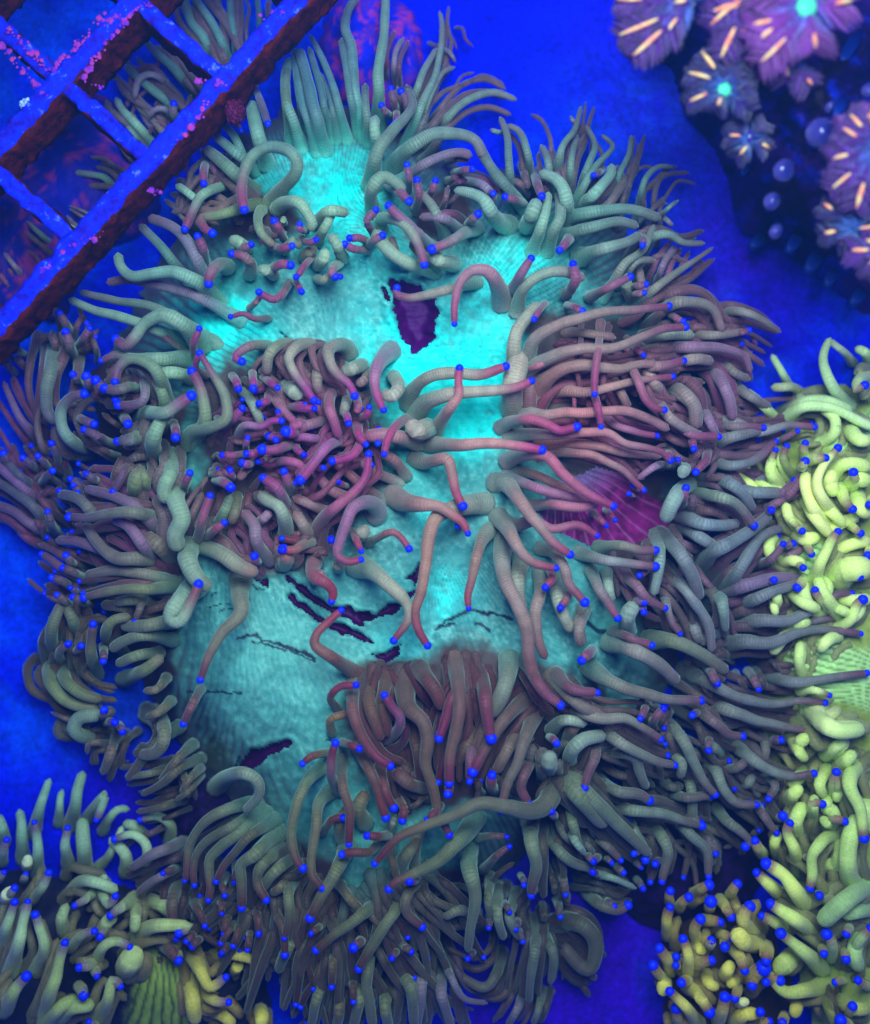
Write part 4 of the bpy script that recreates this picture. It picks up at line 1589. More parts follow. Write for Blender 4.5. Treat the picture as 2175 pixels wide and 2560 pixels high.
    main.Y = np.where(near, Y - np.clip(q * gy / g2, -2.6, 2.6), Y)
    main.part('oral_disc', (d + (fbm(X, Y, 46, 88, 3) - .5) * 56 > 2) & ~holes & ~lobe, C, root, SKIN)
    Cm = blend(np.broadcast_to(lin(62, 8, 92), X.shape + (3,)).copy(), lin(96, 12, 120), mid)
    o = main.part('mouth', mouth, Cm, root, SKIN); o['label'] = 'dark purple ragged mouth opening'
    Cc = blend(np.broadcast_to(lin(46, 6, 56), X.shape + (3,)).copy(), lin(66, 8, 80), fine)
    for m in masks:
        main.part('crease', m, Cc, root, SKIN)
    Cl = blend(np.broadcast_to(lin(146, 36, 122), X.shape + (3,)).copy(), lin(100, 24, 84), smooth(0.35, 0.7, mid))
    Cl = blend(Cl, lin(105, 110, 150), smooth(70, -60, (X - 1480) * 0.55 + (Y - 1205)) * 0.8)
    Cl = blend(Cl, lin(200, 130, 195), smooth(0.75, 1.0, lr) * 0.34 * (0.3 + mid))
    o = main.part('disc_lobe', lobe, Cl * (0.7 + 0.6 * fine)[..., None], root, SKIN)
    o['label'] = 'magenta purple lobe of the disc with thin white ridges'
    main.X, main.Y = X0, Y0

    FLESHES = [(700, 180, (92, 112, 126)), (560, 300, (100, 122, 122)), (400, 600, (112, 132, 128)), (850, 530, (130, 134, 116)), (620, 520, (140, 140, 118)), (1250, 450, (116, 122, 120)), (1550, 480, (116, 132, 126)), (1350, 620, (130, 138, 126)),
               (1500, 850, (158, 126, 122)), (1400, 1050, (178, 112, 118)), (1330, 900, (172, 132, 128)), (1150, 1050, (172, 132, 128)), (780, 900, (152, 132, 124)), (650, 900, (140, 132, 116)), (750, 1120, (144, 96, 118)), (850, 1170, (152, 102, 114)), (450, 1100, (128, 132, 108)),
               (350, 1000, (124, 130, 112)), (100, 1150, (96, 84, 104)), (280, 1380, (124, 104, 100)), (230, 1620, (118, 116, 98)), (650, 1350, (150, 134, 124)), (560, 1280, (140, 140, 118)), (1080, 1450, (168, 126, 116)), (1330, 1480, (160, 130, 126)), (1600, 1450, (140, 132, 132)),
               (1780, 1300, (134, 130, 136)), (1820, 1600, (132, 120, 124)), (1100, 1750, (108, 68, 70)), (950, 1850, (104, 68, 66)), (1300, 1780, (122, 86, 82)), (1550, 1750, (146, 124, 116)), (1650, 1950, (134, 126, 110)), (1450, 2050, (128, 122, 100)),
               (950, 2050, (142, 104, 66)), (1100, 2150, (118, 106, 72)), (820, 2350, (122, 100, 58)), (620, 2150, (112, 100, 72)), (1200, 2380, (116, 108, 98)), (1400, 2300, (106, 100, 82)), (780, 1900, (148, 112, 70))]
    TIPS = [(700, 180, (96, 92, 118)), (600, 560, (150, 50, 92)), (1050, 520, (140, 66, 98)), (1500, 480, (126, 84, 96)), (1400, 700, (150, 70, 108)), (800, 1000, (160, 38, 118)), (1150, 1050, (196, 70, 104)), (1450, 1150, (172, 44, 108)), (1600, 1100, (150, 60, 92)),
            (150, 1200, (104, 66, 98)), (250, 1600, (112, 72, 84)), (720, 1480, (168, 54, 70)), (1250, 1450, (164, 60, 78)), (1800, 1400, (130, 84, 100)), (1050, 1850, (130, 34, 72)), (1500, 1800, (140, 66, 92)), (900, 2050, (118, 40, 48)), (800, 2350, (100, 54, 44)), (1300, 2350, (96, 62, 70)), (1700, 2000, (124, 90, 92))]
    def colour(t, s, x, y, ln, r):
        m = len(x) // 2
        st = t['style']
        base = np.array([idw(FLESHES, x[k], y[k]) for k in (0, m, -1)])
        f = np.stack([np.interp(s, [0, .5, 1], base[:, q]) for q in range(3)], -1)
        if 'p' in st: f = f * 0.6 + lin(160, 172, 156) * 0.4
        if 'm' in st: f = f * 0.55 + lin(150, 96, 138) * 0.45
        if 'o' in st: f = f * 0.55 + lin(128, 122, 86) * 0.45
        if 'k' in st: f = f * 0.6 + lin(92, 54, 48) * 0.4
        if 'r' in st: f = f * 0.55 + (lin(160, 80, 112) if y.mean() < 1500 else lin(120, 58, 72)) * 0.45
        f = f * r.uniform(0.86, 1.14) * (1 + 0.0 * s[:, None])
        lum = f.mean(1, keepdims=True)
        f = np.clip(lum + (f - lum) * (1.45 - 0.55 * smooth(1650, 2050, y.mean())), 0.002, 1)
        on_disc = np.clip(1 - float(main.at(zone_dark, x[0], y[0])), 0, 1) * float(smooth(10, 60, main.at(main.d, x[0], y[0])))
        a = (1 - smooth(0.05, 0.42, s)) * (0.8 if t.get('fan') else 0.35) * on_disc
        f = blend(f, lin(104, 190, 180), a)
        tipc = idw(TIPS, x[-1], y[-1])
        if t['tip']:
            reach = np.clip(95 / max(ln, 1), 0.30, 0.75) * (1.25 if 'r' in st else 1.0)
            f = blend(f, tipc * 0.9, smooth(1 - reach * 1.15, 1 - reach * 0.1, s) * 0.95)
        else:
            f = blend(f, tipc, smooth(0.55, 1.0, s) * (0.15 if 'p' in st or st.startswith('under') else 0.45))
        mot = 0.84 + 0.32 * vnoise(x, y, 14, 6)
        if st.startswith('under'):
            f = f * (0.60 if '2' in st else 0.60) + lin(60, 36, 44) * 0.06  # lower filler copies painted darker: shade between tentacles put into the colour
        f = blend(f, lin(70, 14, 150), smooth(1 - 11 / max(ln, 1), 1, s) * (0.8 if t['tip'] else 0))
        red = 0.72 + 0.16 * np.exp(-((x.mean() - 1120) ** 2 + (y.mean() - 1120) ** 2) / (2 * 420 ** 2))
        return f * mot[:, None] * np.array([red, 1.04, 0.95])
    items = parse(LARGE_CORAL)
    for k, t in enumerate(items):
        P = t['P']
        if 850 < P[0][0] < 1420 and 1590 < P[0][1] < 1720 and P[-1][1] > P[0][1] + 60:
            P[0] = P[0] + (0, 22 - 62 * ((k * 0.618) % 1))
            t['w0'] *= 1.12
        dr = float(main.at(main.d, P[0][0], P[0][1]))
        de = float(wide.at(wide_d, P[-1][0], P[-1][1]))
        if P[0][1] < 1250 and t['layer'] <= 2 and dr < 230 and de < dr - 20 and float(main.at(zone_dark, P[0][0], P[0][1])) < .5:
            u = P[0] - P[1]
            u = u / np.linalg.norm(u)
            t['P'] = np.vstack([P[0] + u * min(60, 40 + 0.2 * dr), P])
            t['fan'] = True
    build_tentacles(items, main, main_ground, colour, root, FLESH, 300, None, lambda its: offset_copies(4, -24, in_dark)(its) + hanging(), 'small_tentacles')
    return len(items)
N_MAIN = build_large_coral()

# ---------------------------------------------------------------- the three smaller corals of the same kind
def simple_ground(body, lo, hi):
    def g(x, y):
        return lo + (hi - lo) * smooth(-160, 120, body.at(body.d, x, y))
    return g
def side_coral(label, outline, height, lumps, text, fans, pal, tips, ground_lo, ground_hi, tip_px, fan_regions, per=1, bright=1.0, fat=1.0):
    root = thing('coral', 0, 0, 0, label, 'coral')
    body = Body(outline, height, 5, 60, 180, lumps)
    X, Y = body.X, body.Y
    fine, mid = fbm(X, Y, 9, 17, 3), fbm(X, Y, 40, 15)
    C = np.broadcast_to(lin(*pal['body']), X.shape + (3,)).copy()
    Z = body.Z
    for (cx, cy, N), reg in zip(fans, fan_regions):
        a = smooth(-12, 20, sdf(reg, X, Y) + (mid - .5) * 40)
        rd = np.sin((np.arctan2(Y - cy, X - cx) + (fbm(X, Y, 200, 9) - .5) * .2) * N + 1.5 * vnoise(X, Y, 150, 29))
        C = blend(C, blend(np.broadcast_to(lin(*pal['fan']), C.shape).copy(), lin(*pal['fan_line']), smooth(0.3, 0.9, -rd) * 0.85), a)
        Z = Z + a * rd * 2.5
    body.Z = Z
    C = C * (0.7 + 0.6 * fine)[..., None]
    body.part('oral_disc', body.d + (fbm(X, Y, 60, 88, 3) - .5) * 70 > 0, C, root, SKIN)
    def colour(t, s, x, y, ln, r):
        st = t['style']
        f = np.broadcast_to(idw(pal['flesh'], x[len(x) // 2], y[len(y) // 2]), (len(s), 3)).copy()
        if 'p' in st: f = f * 0.5 + lin(225, 230, 190) * 0.5
        if 'm' in st: f = f * 0.6 + lin(130, 100, 130) * 0.4
        if 'y' in st: f = f * 0.4 + lin(205, 190, 80) * 0.6
        if 'k' in st: f = f * 0.4
        if 'r' in st: f = f * 0.5 + lin(150, 110, 100) * 0.5
        f = f * r.uniform(0.85, 1.12) * bright
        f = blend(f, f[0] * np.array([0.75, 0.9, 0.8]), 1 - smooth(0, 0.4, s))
        if t['tip']:
            reach = np.clip(40 / max(ln, 1), 0.15, 0.6)
            f = blend(f, lin(*tips), smooth(1 - reach, 1 - reach * 0.3, s) * 0.9)
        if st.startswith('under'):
            f = f * 0.5  # shade of the gaps painted into the lower copies
        return f * (0.86 + 0.28 * vnoise(x, y, 16, 6))[:, None]
    def keep(x, y):
        return float(body.at(body.d, np.array(x), np.array(y))) > -40
    items = parse(text)
    for t in items:
        t['w0'] *= fat
    build_tentacles(items, body, simple_ground(body, ground_lo, ground_hi), colour, root, YFLESH, 300, tip_px, offset_copies(per, -20, keep, 0.0) if per else None)
    return body

side_coral('yellow green coral along the right edge with long curling tentacles and striped discs',
           [(1940, 1060), (2010, 1000), (2100, 960), (2450, 940), (2450, 2750), (2040, 2750), (2000, 2450), (1990, 2300), (1960, 2150), (1930, 2000), (1880, 1850), (1860, 1600), (1860, 1300), (1880, 1150)], 160,
           [(2080, 1080, 90, 40), (2030, 1390, 80, 40), (2110, 1650, 100, 40), (2100, 2200, 80, 30)], YELLOW_CORAL,
           [(2230, 930, 62), (1850, 1330, 66), (2290, 1720, 84)],
           dict(body=(150, 168, 74), fan=(184, 232, 140), fan_line=(104, 130, 62),
                flesh=[(1950, 900, (176, 192, 148)), (1800, 1100, (196, 202, 110)), (2080, 1300, (224, 226, 128)), (1950, 1500, (206, 210, 130)), (2100, 1750, (218, 230, 144)), (1950, 1900, (196, 198, 108)), (2080, 2100, (176, 188, 108)), (1950, 2200, (222, 218, 112)), (2130, 2300, (150, 172, 118)), (2080, 2500, (178, 172, 84))]),
           (128, 70, 84), 60, 150, 0.52,
           [sheet('F', [(1500, 620), (1640, 540), (1764, 520), (1900, 700), (1764, 760), (1600, 800)]), sheet('F', [(1150, 1080), (1350, 1150), (1560, 1330), (1560, 1500), (1380, 1480), (1200, 1330)]), sheet('F', [(1230, 1850), (1500, 1820), (1900, 1900), (1900, 2240), (1560, 2200), (1320, 2000)])], 3, np.array([1.16, 1.36, 1.22]), 0.96)
side_coral('low golden coral in the bottom right corner with short stubby purple-tipped tentacles',
           sheet('I', [(570, 1520), (700, 1400), (1000, 1320), (1180, 1450), (1300, 1700), (1330, 2300), (620, 2300), (570, 1850)]), 120, [], STUBBY_CORAL, [],
           dict(body=(56, 44, 22), flesh=[(1700, 2300, (206, 196, 92)), (1850, 2300, (214, 206, 110)), (1750, 2500, (204, 194, 104)), (1880, 2500, (198, 184, 84))]),
           (104, 40, 66), 60, 120, 0.52, [], 1, np.array([1.24, 1.26, 1.0]), 0.98)
side_coral('pale green coral in the bottom left corner with finger-like tentacles and a striped disc',
           sheet('G', [(-300, 1250), (100, 1130), (400, 1180), (700, 1180), (900, 1330), (1200, 1500), (1480, 1700), (1480, 2300), (-300, 2300)]), 110, [(400, 2460, 70, 50)], GREEN_CORAL,
           [(395, 2250, 84)],
           dict(body=(26, 28, 50), fan=(128, 154, 66), fan_line=(48, 58, 26),
                flesh=[(100, 2050, (116, 158, 140)), (250, 2050, (120, 156, 132)), (60, 2300, (150, 176, 138)), (300, 2150, (146, 172, 140)), (250, 2350, (160, 178, 124)), (400, 2400, (164, 176, 110)), (560, 2450, (170, 172, 88)), (100, 2500, (150, 168, 104)), (350, 2530, (142, 160, 96))]),
           (110, 80, 112), 40, 120, 0.46, [sheet('G', [(720, 1640), (850, 1520), (940, 1560), (1060, 1750), (1100, 2200), (700, 2200)])], 2, np.array([1.2, 1.2, 1.05]), 1.0)

# ---------------------------------------------------------------- egg crate grid at the upper left
def build_grid():
    root = thing('grid_panel', 0, 0, 0, 'blue lit plastic egg crate grid with rusty brown sides, upper left', 'plastic grid')
    m_top, N, L, b = new_mat('grid_top', 0.7, 0.1)
    nz = noise_node(N, L, 26, 5, 0.7)
    r = N.new('ShaderNodeValToRGB')
    r.color_ramp.elements[0].position = 0.36; r.color_ramp.elements[0].color = (*lin(30, 12, 160), 1)
    r.color_ramp.elements[1].position = 0.60; r.color_ramp.elements[1].color = (*lin(10, 44, 250), 1)
    e = r.color_ramp.elements.new(0.70); e.color = (*lin(100, 120, 245), 1)
    L.new(nz.outputs['Fac'], r.inputs[0]); L.new(r.outputs[0], b.inputs['Base Color'])
    bump(N, L, b, nz.outputs['Fac'], 0.8, 6)
    m_side, N, L, b = new_mat('grid_side', 0.8, 0.1)
    nz = noise_node(N, L, 30, 5, 0.7)
    r = N.new('ShaderNodeValToRGB')
    r.color_ramp.elements[0].position = 0.35; r.color_ramp.elements[0].color = (*lin(40, 6, 14), 1)
    r.color_ramp.elements[1].position = 0.68; r.color_ramp.elements[1].color = (*lin(112, 34, 18), 1)
    L.new(nz.outputs['Fac'], r.inputs[0]); L.new(r.outputs[0], b.inputs['Base Color'])
    bump(N, L, b, nz.outputs['Fac'], 0.9, 8)
    ZT, DEEP = 480.0, 128.0
    def slat(p0, p1, half, dz, seed):
        p0, p1 = np.array(p0, float), np.array(p1, float)
        ln = np.linalg.norm(p1 - p0)
        n = int(ln / 7)
        d = (p1 - p0) / ln
        q = np.array([-d[1], d[0]])
        s = np.linspace(0, ln, n)
        prof = [(-1, 1, 0), (-.55, 1.03, 0), (0, 1.0, 0), (.55, 1.03, 0), (1, 1, 0), (1.02, .72, 1), (1.0, .40, 1), (.98, .1, 1), (.9, 0, 1), (-.9, 0, 1), (-.98, .3, 1), (-1.02, .7, 1)]
        V, F, M = [], [], []
        kx = (HC - ZT) / DIST
        for i, si in enumerate(s):
            c = p0 + d * si
            for j, (u, v, _) in enumerate(prof):
                jit = (fbm(si + 900 * seed, j * 40.0, 26, seed + 3) - .5)
                w = half * (1 + (0.8 if v > .9 else 1.1) * jit)
                zz = ZT + dz - DEEP * (1 - v) + (14 * (fbm(si + 77 * seed, j * 23.0, 34, seed + 11) - .5)) * (1.8 if v > .9 else 2.4 if v < .2 else 0.5)
                P = c + q * u * w
                V.append(((P[0] - CX) * kx * S, (CY - P[1]) * kx * S, zz * S))
        k = len(prof)
        for i in range(n - 1):
            for j in range(k):
                F.append((i * k + j, (i + 1) * k + j, (i + 1) * k + (j + 1) % k, i * k + (j + 1) % k))
                M.append(0 if j < 4 else 1)
        F += [tuple(range(k)), tuple((n - 1) * k + j for j in reversed(range(k)))]; M += [1, 1]
        obj('slat', mesh('slat', V, F, mats=[m_top, m_side], mat_index=M), root)
    O = np.array([825, 880.]); e1 = np.array([412, -449.]); e2 = np.array([-497, -440.])
    T = lambda p: (p[0] * .45351, p[1] * .45351)
    for k, (a, b_) in enumerate(((-3.2, 2.6), (-2.6, 2.8), (-2.2, 2.8))):
        slat(T(O + e2 * k + e1 * a), T(O + e2 * k + e1 * b_), 24, 0, k + 1)
    for k in range(-2, 3):
        slat(T(O + e1 * k + e2 * (-0.04)), T(O + e1 * k + e2 * 2.3), 20, -5, 8 + k)
    # pink crust along the upper-left bars
    Vs, Fs, off = [], [], 0
    BV = np.array([v.co[:] for v in BALL.vertices]); BF = [tuple(p.vertices) for p in BALL.polygons]
    spots = []
    r = np.random.default_rng(5)
    for (x0, y0), (x1, y1), n in (((40, 150), (270, 390), 26), ((0, 230), (240, 520), 26), ((280, 390), (620, 60), 34), ((560, 120), (830, 20), 26), ((460, 420), (700, 90), 22), ((430, 420), (560, 480), 6), ((800, 1060), (870, 1050), 6), ((340, 1390), (560, 1280), 12), ((1080, 440), (1280, 470), 14), ((1000, 780), (1150, 560), 12), ((1440, 110), (1560, 60), 8), ((220, 1490), (320, 1450), 5)):
        for _ in range(int(n * 1.6)):
            t = r.random()
            spots.append((x0 + (x1 - x0) * t + r.normal(0, 13), y0 + (y1 - y0) * t + r.normal(0, 12), r.uniform(2.5, 7) + 13 * r.random() ** 4))
    for x, y, w in spots:
        z = ZT + 2
        P = world(np.array(x * .45351), np.array(y * .45351), z)
        nz = 0.75 + 0.5 * r.random((len(BV), 1))
        Vs.append(BV * nz * np.array([1, 1, .35]) * w * .45351 * S + P)
        Fs += [tuple(i + off for i in f) for f in BF]; off += len(BV)
    m, N, L, b = new_mat('pink_crust', 0.8, 0.1)
    nz = noise_node(N, L, 40, 3)
    rr = N.new('ShaderNodeValToRGB')
    rr.color_ramp.elements[0].position = 0.35; rr.color_ramp.elements[0].color = (*lin(90, 30, 190), 1)
    rr.color_ramp.elements[1].position = 0.62; rr.color_ramp.elements[1].color = (*lin(180, 60, 150), 1)
    L.new(nz.outputs['Fac'], rr.inputs[0]); L.new(rr.outputs[0], b.inputs['Base Color'])
    o = obj('crust', mesh('crust', np.vstack(Vs), Fs, mats=[m]), root); o['kind'] = 'stuff'
build_grid()

# ---------------------------------------------------------------- encrusted rocks behind the tentacles, and dark lumps in place of shade
def lump(name, label, cat, cx, cy, z, rx, ry, rz, cols, seed, mat, group=None, thresholds=(0.5, 0.62)):
    u, v = np.meshgrid(np.linspace(0, 2 * math.pi, 64, endpoint=False), np.linspace(0.02, math.pi * 0.62, 26))
    sx, sy = np.sin(v) * np.cos(u), np.sin(v) * np.sin(u)
    n1 = fbm(sx * 60 + seed * 50, sy * 60, 40, seed % 40, 4)
    n2 = fbm(sx * 170, sy * 170, 26, (seed + 7) % 40, 4)
    rad = 0.72 + 0.5 * n1 + 0.16 * (n2 - .5)
    x, y = cx + rx * np.sin(v) * np.cos(u) * rad, cy + ry * np.sin(v) * np.sin(u) * rad
    zz = z + rz * np.cos(v) * rad
    P0 = world(np.array(float(cx)), np.array(float(cy)), z)
    V = np.stack([(x - cx) * S, -(y - cy) * S, (zz - z) * S], -1).reshape(-1, 3)
    a = smooth(thresholds[0] - .06, thresholds[1], n2)
    C = blend(np.broadcast_to(lin(*cols[0]), a.shape + (3,)).copy(), lin(*cols[1]), a)
    if len(cols) > 2:
        C = blend(C, lin(*cols[2]), smooth(.55, .7, fbm(sx * 120, sy * 120, 14, seed + 3)))
    h, w = u.shape
    i = np.arange(h - 1)[:, None] * w; j = np.arange(w)[None, :]
    F = np.stack([i + j, i + w + j, i + w + (j + 1) % w, i + (j + 1) % w], -1).reshape(-1, 4)
    F = [tuple(f) for f in F.tolist()] + [tuple(range(w))]
    o = obj(name, mesh(name, V, F, C.reshape(-1, 3), mats=[mat]))
    o.location = tuple(P0)
    return tag(o, label, cat, group)
lump('rock', 'blue rock with pink coralline crust behind the topmost tentacles', 'rock', 930, 130, 0, 150, 175, 110, [(6, 24, 210), (70, 26, 180), (150, 40, 150)], 3, ROCK)
lump('rock', 'dark blue rock speckled with pink seen through the grid openings', 'rock', 190, 420, 0, 260, 230, 120, [(6, 16, 150), (40, 26, 140), (120, 36, 130)], 11, ROCK, None, (.55, .7))
lump('rock', 'purple blotched rock under the lowest left grid bar', 'rock', 70, 640, 0, 170, 190, 110, [(10, 14, 140), (50, 30, 120), (120, 36, 110)], 17, ROCK, None, (.52, .68))
lump('rock', 'nearly black rock in the gap between the golden coral and the large coral', 'rock', 1720, 2110, 0, 260, 230, 60, [(14, 2, 40), (30, 4, 70), (8, 2, 16)], 23, ROCK)  # added lump, its dark colour stands in for shade on the floor
lump('rock', 'dark rock at the lower left flank of the large coral', 'rock', 490, 2010, 0, 130, 110, 70, [(24, 6, 60), (14, 4, 26), (40, 10, 90)], 27, ROCK)  # another added lump, coloured dark in place of shaded floor
lump('pebble', 'small bluish white chip lying on the grid', 'pebble', 73, 265, 470, 22, 20, 14, [(210, 235, 255), (120, 170, 255)], 5, ROCK)
lump('barnacle', 'reddish purple knob growing on the brown side of the grid', 'barnacle', 588, 282, 425, 27, 30, 26, [(70, 8, 44), (40, 6, 24), (110, 30, 90)], 9, ROCK)

# ---------------------------------------------------------------- star polyp colony at the upper right
def build_colony():
    out = sheet('C', [(330, -200), (330, 60), (340, 250), (420, 345), (640, 370), (720, 640), (900, 860), (1040, 1300), (1250, 1390), (1400, 1520), (1600, 1650), (1720, 1780), (2200, 1900), (2200, -200)])
    root = thing('polyp_colony', 0, 0, 0, 'dark purple mat of star polyps with glowing orange streaked arms, upper right', 'coral colony')
    b = Body(out, 690, 7, 40, 330, [(1750, 200, 80, 60), (1950, 120, 100, 60), (1850, 480, 80, 30), (2080, 420, 100, 50)])
    X, Y = b.X, b.Y
    n, f = fbm(X, Y, 90, 4), fbm(X, Y, 30, 9)
    b.Z = b.Z + (f - .5) * 60 * smooth(0, 60, b.d)
    C = blend(np.broadcast_to(lin(18, 4, 60), X.shape + (3,)).copy(), lin(56, 14, 110), smooth(.42, .62, n))
    C = blend(C, lin(8, 40, 190), smooth(.50, .68, fbm(X, Y, 55, 37)) * smooth(1650, 1900, X + Y * .6 - 250) * 0.8)
    C = blend(C, lin(10, 2, 14), smooth(.5, .62, fbm(X, Y, 45, 48)) * 0.9)
    b.part('mat', b.d > -6, C, root, pigment_mat('polyp_mat', 10, .5, .6, .8))
    m_arm = pigment_mat('polyp_arm', 8, 0.4, 0.6, 0.3, 0.3)
    m_str, N, L, bs = new_mat('orange_streak', 0.5, 0.2)
    nz = noise_node(N, L, 22, 3)
    r_ = N.new('ShaderNodeValToRGB')
    r_.color_ramp.elements[0].position = 0.38; r_.color_ramp.elements[0].color = (*lin(255, 140, 110), 1)
    r_.color_ramp.elements[1].position = 0.58; r_.color_ramp.elements[1].color = (*lin(255, 214, 140), 1)
    L.new(nz.outputs['Fac'], r_.inputs[0]); L.new(r_.outputs[0], bs.inputs['Base Color'])
    m_cen, N, L, bs = new_mat('polyp_centre', 0.5, 0.2)
    nz = noise_node(N, L, 12, 3)
    r_ = N.new('ShaderNodeValToRGB')
    r_.color_ramp.elements[0].color = (*lin(16, 90, 120), 1); r_.color_ramp.elements[1].color = (*lin(90, 240, 170), 1)
    r_.color_ramp.elements[0].position = 0.3; r_.color_ramp.elements[1].position = 0.6
    L.new(nz.outputs['Fac'], r_.inputs[0]); L.new(r_.outputs[0], bs.inputs['Base Color'])
    def polyp(cx, cy, z, tips, width, show, r_c, tint, seed):
        z = z + 460
        rr = np.random.default_rng(seed)
        (cx, cy), = sheet('C', [(cx, cy)])
        p = obj('polyp', bpy.data.meshes.new('polyp'), root)
        Vs, Fs, Cs, As, off = [], [], [], [], 0
        stripes = []
        for (tx, ty, s0) in tips:
            (tx, ty), = sheet('C', [(tx, ty)])
            n = 16
            s = np.linspace(0, 1, n)
            bow = rr.uniform(-.06, .06)
            x = cx + (tx - cx) * s - (ty - cy) * bow * np.sin(np.pi * s)
            y = cy + (ty - cy) * s + (tx - cx) * bow * np.sin(np.pi * s)
            zz = z + 26 * np.sin(np.pi * s * .8) - 20 * s ** 2
            wd = width * (0.35 + 0.75 * np.sin(np.pi * np.clip(s * .82 + .05, 0, 1))) * .44
            wd[-1] *= .3
            P3 = world(x, y, zz)
            col = blend(np.broadcast_to(lin(*tint), (n, 3)).copy(), lin(40, 90, 170), (1 - smooth(.05, .5, s)) * .7)
            V, F, CC, AA = tube(P3, wd * 0.30 * S, col, s)
            Vs.append(V); Cs.append(CC); Fs += [tuple(i + off for i in q) for q in F]; off += len(V)
            # side pinnules
            T = np.gradient(np.stack([x, y], -1), axis=0); T /= np.linalg.norm(T, axis=1)[:, None] + 1e-9
            for k in range(3, 52):
                u = k / 52
                px, py, pz, pw = (np.interp(u, s, q) for q in (x, y, zz, wd))
                tx_, ty_ = np.interp(u, s, T[:, 0]), np.interp(u, s, T[:, 1])
                for side in (-1, 1):
                    l = pw * rr.uniform(1.0, 1.7)
                    dx, dy = (-ty_ * side + tx_ * .75), (tx_ * side + ty_ * .75)
                    q = np.linspace(0, 1, 4)
                    Q3 = world(px + dx * l * q, py + dy * l * q, pz + 4 - 10 * q ** 2 + rr.uniform(-6, 6))
                    R = np.array([2.6, 2.2, 1.7, .6]) * S
                    a = np.arange(4) * math.pi / 2
                    D = np.array([dx, -dy, 0]); D /= np.linalg.norm(D)
                    U = np.cross(D, [0, 0, 1.]); B = np.array([0, 0, 1.])
                    V = (Q3[:, None] + R[:, None, None] * (np.cos(a)[None, :, None] * U + np.sin(a)[None, :, None] * B)).reshape(-1, 3)
                    Vs.append(V)
                    Cs.append(np.broadcast_to(np.array(col[int(u * 15)]) * rr.uniform(.4, 1.9), (16, 3)))
                    Fs += [(off + i * 4 + j, off + i * 4 + (j + 1) % 4, off + i * 4 + 4 + (j + 1) % 4, off + i * 4 + 4 + j) for i in range(3) for j in range(4)]
                    off += 16
            if s0 < 1:
                m = s >= s0
                sm = np.linspace(s0, 1.0, 10)
                P = np.stack([np.interp(sm, s, P3[:, q]) for q in range(3)], -1) + np.array([0, 0, 15 * S])
                prof = np.sqrt(np.clip(np.sin(np.pi * np.linspace(.06, .97, 10)), 0, 1))
                V, F, _, _ = tube(P, prof * 4.2 * S * rr.uniform(.8, 1.15) * (width / 60) ** .3, np.zeros((10, 3)), sm)
                stripes.append((V, F))
        p.data = mesh('polyp', np.vstack(Vs), Fs, np.vstack(Cs), mats=[m_arm])
        for V, F in stripes:
            obj('streak', mesh('streak', V, F, mats=[m_str]), p)
        if show:
            c = obj('centre', ball_mesh('centre', m_cen), p)
            c.location = tuple(world(np.array(cx), np.array(cy), z + 16))
            c.scale = (r_c * S, r_c * S, r_c * .5 * S)
    def star(cx, cy, R, n, a0, s0=.6, rs=0):
        r = np.random.default_rng(rs)
        return [(cx + R * math.cos(a0 + k * 2 * math.pi / n) * r.uniform(.85, 1.1), cy + R * math.sin(a0 + k * 2 * math.pi / n) * r.uniform(.85, 1.1), s0) for k in range(n)]
    PUR, DIM, PINK = (66, 22, 104), (30, 14, 80), (104, 40, 124)
    polyp(760, 20, 330, [(315, 15, .68), (330, 218, .5), (410, 335, .55), (585, 220, .55), (630, 40, .4), (700, -160, .6), (900, -140, .6)], 70, False, 10, PUR, 1)
    polyp(1130, -60, 350, [(840, 95, .6), (925, 88, .45), (845, 162, .4), (1010, 235, .78), (905, 345, .6), (1300, -190, .6)], 62, False, 10, PUR, 2)
    polyp(1400, 40, 390, [(1080, 160, .68), (1110, 250, .70), (1130, 370, .55), (1440, 300, .66), (1650, 20, .6), (1090, -60, .6), (1640, -120, .6), (1380, -220, .6)], 84, True, 22, PINK, 3)
    polyp(935, 510, 320, [(718, 430, .45), (718, 598, .5), (880, 638, .5), (795, 310, .5), (1110, 518, 1.0), (1090, 640, 1.0), (1060, 390, 1.0), (940, 330, 1.0)], 44, True, 15, DIM, 4)
    polyp(1300, 330, 300, [(1070, 385, .7), (1280, 470, .5), (1420, 500, .8)], 60, False, 8, PUR, 5)
    polyp(1800, 850, 350, [(1530, 918, .66), (1532, 1085, .62), (1590, 740, .6), (1635, 668, .62), (1670, 1200, .6), (1760, 640, .6)], 66, False, 10, PUR, 6)
    polyp(1665, 1310, 300, [(1478, 1342, .6), (1588, 1118, .7), (1790, 1290, .15), (1486, 1170, .75), (1720, 1060, .55), (1580, 1400, .8), (1740, 1500, .7)], 44, False, 12, DIM, 7)
    polyp(1850, 1420, 320, [(1630, 1435, .5), (1730, 1525, .5), (1720, 1370, .6), (1764, 1600, .6)], 56, False, 10, PUR, 8)
    polyp(1075, 800, 260, [(938, 785, .45), (1000, 905, .4), (1180, 862, .6), (1170, 700, 1.0), (980, 690, 1.0)], 40, False, 8, DIM, 9)
    polyp(1690, 720, 330, [(1600, 740, .3), (1660, 660, .3), (1764, 660, .3), (1700, 800, .4)], 50, False, 10, PINK, 10)
    # closed, ribbed blue polyps along the edge
    m_blue = pigment_mat('blue_polyp', 8, .5, .5, .5)
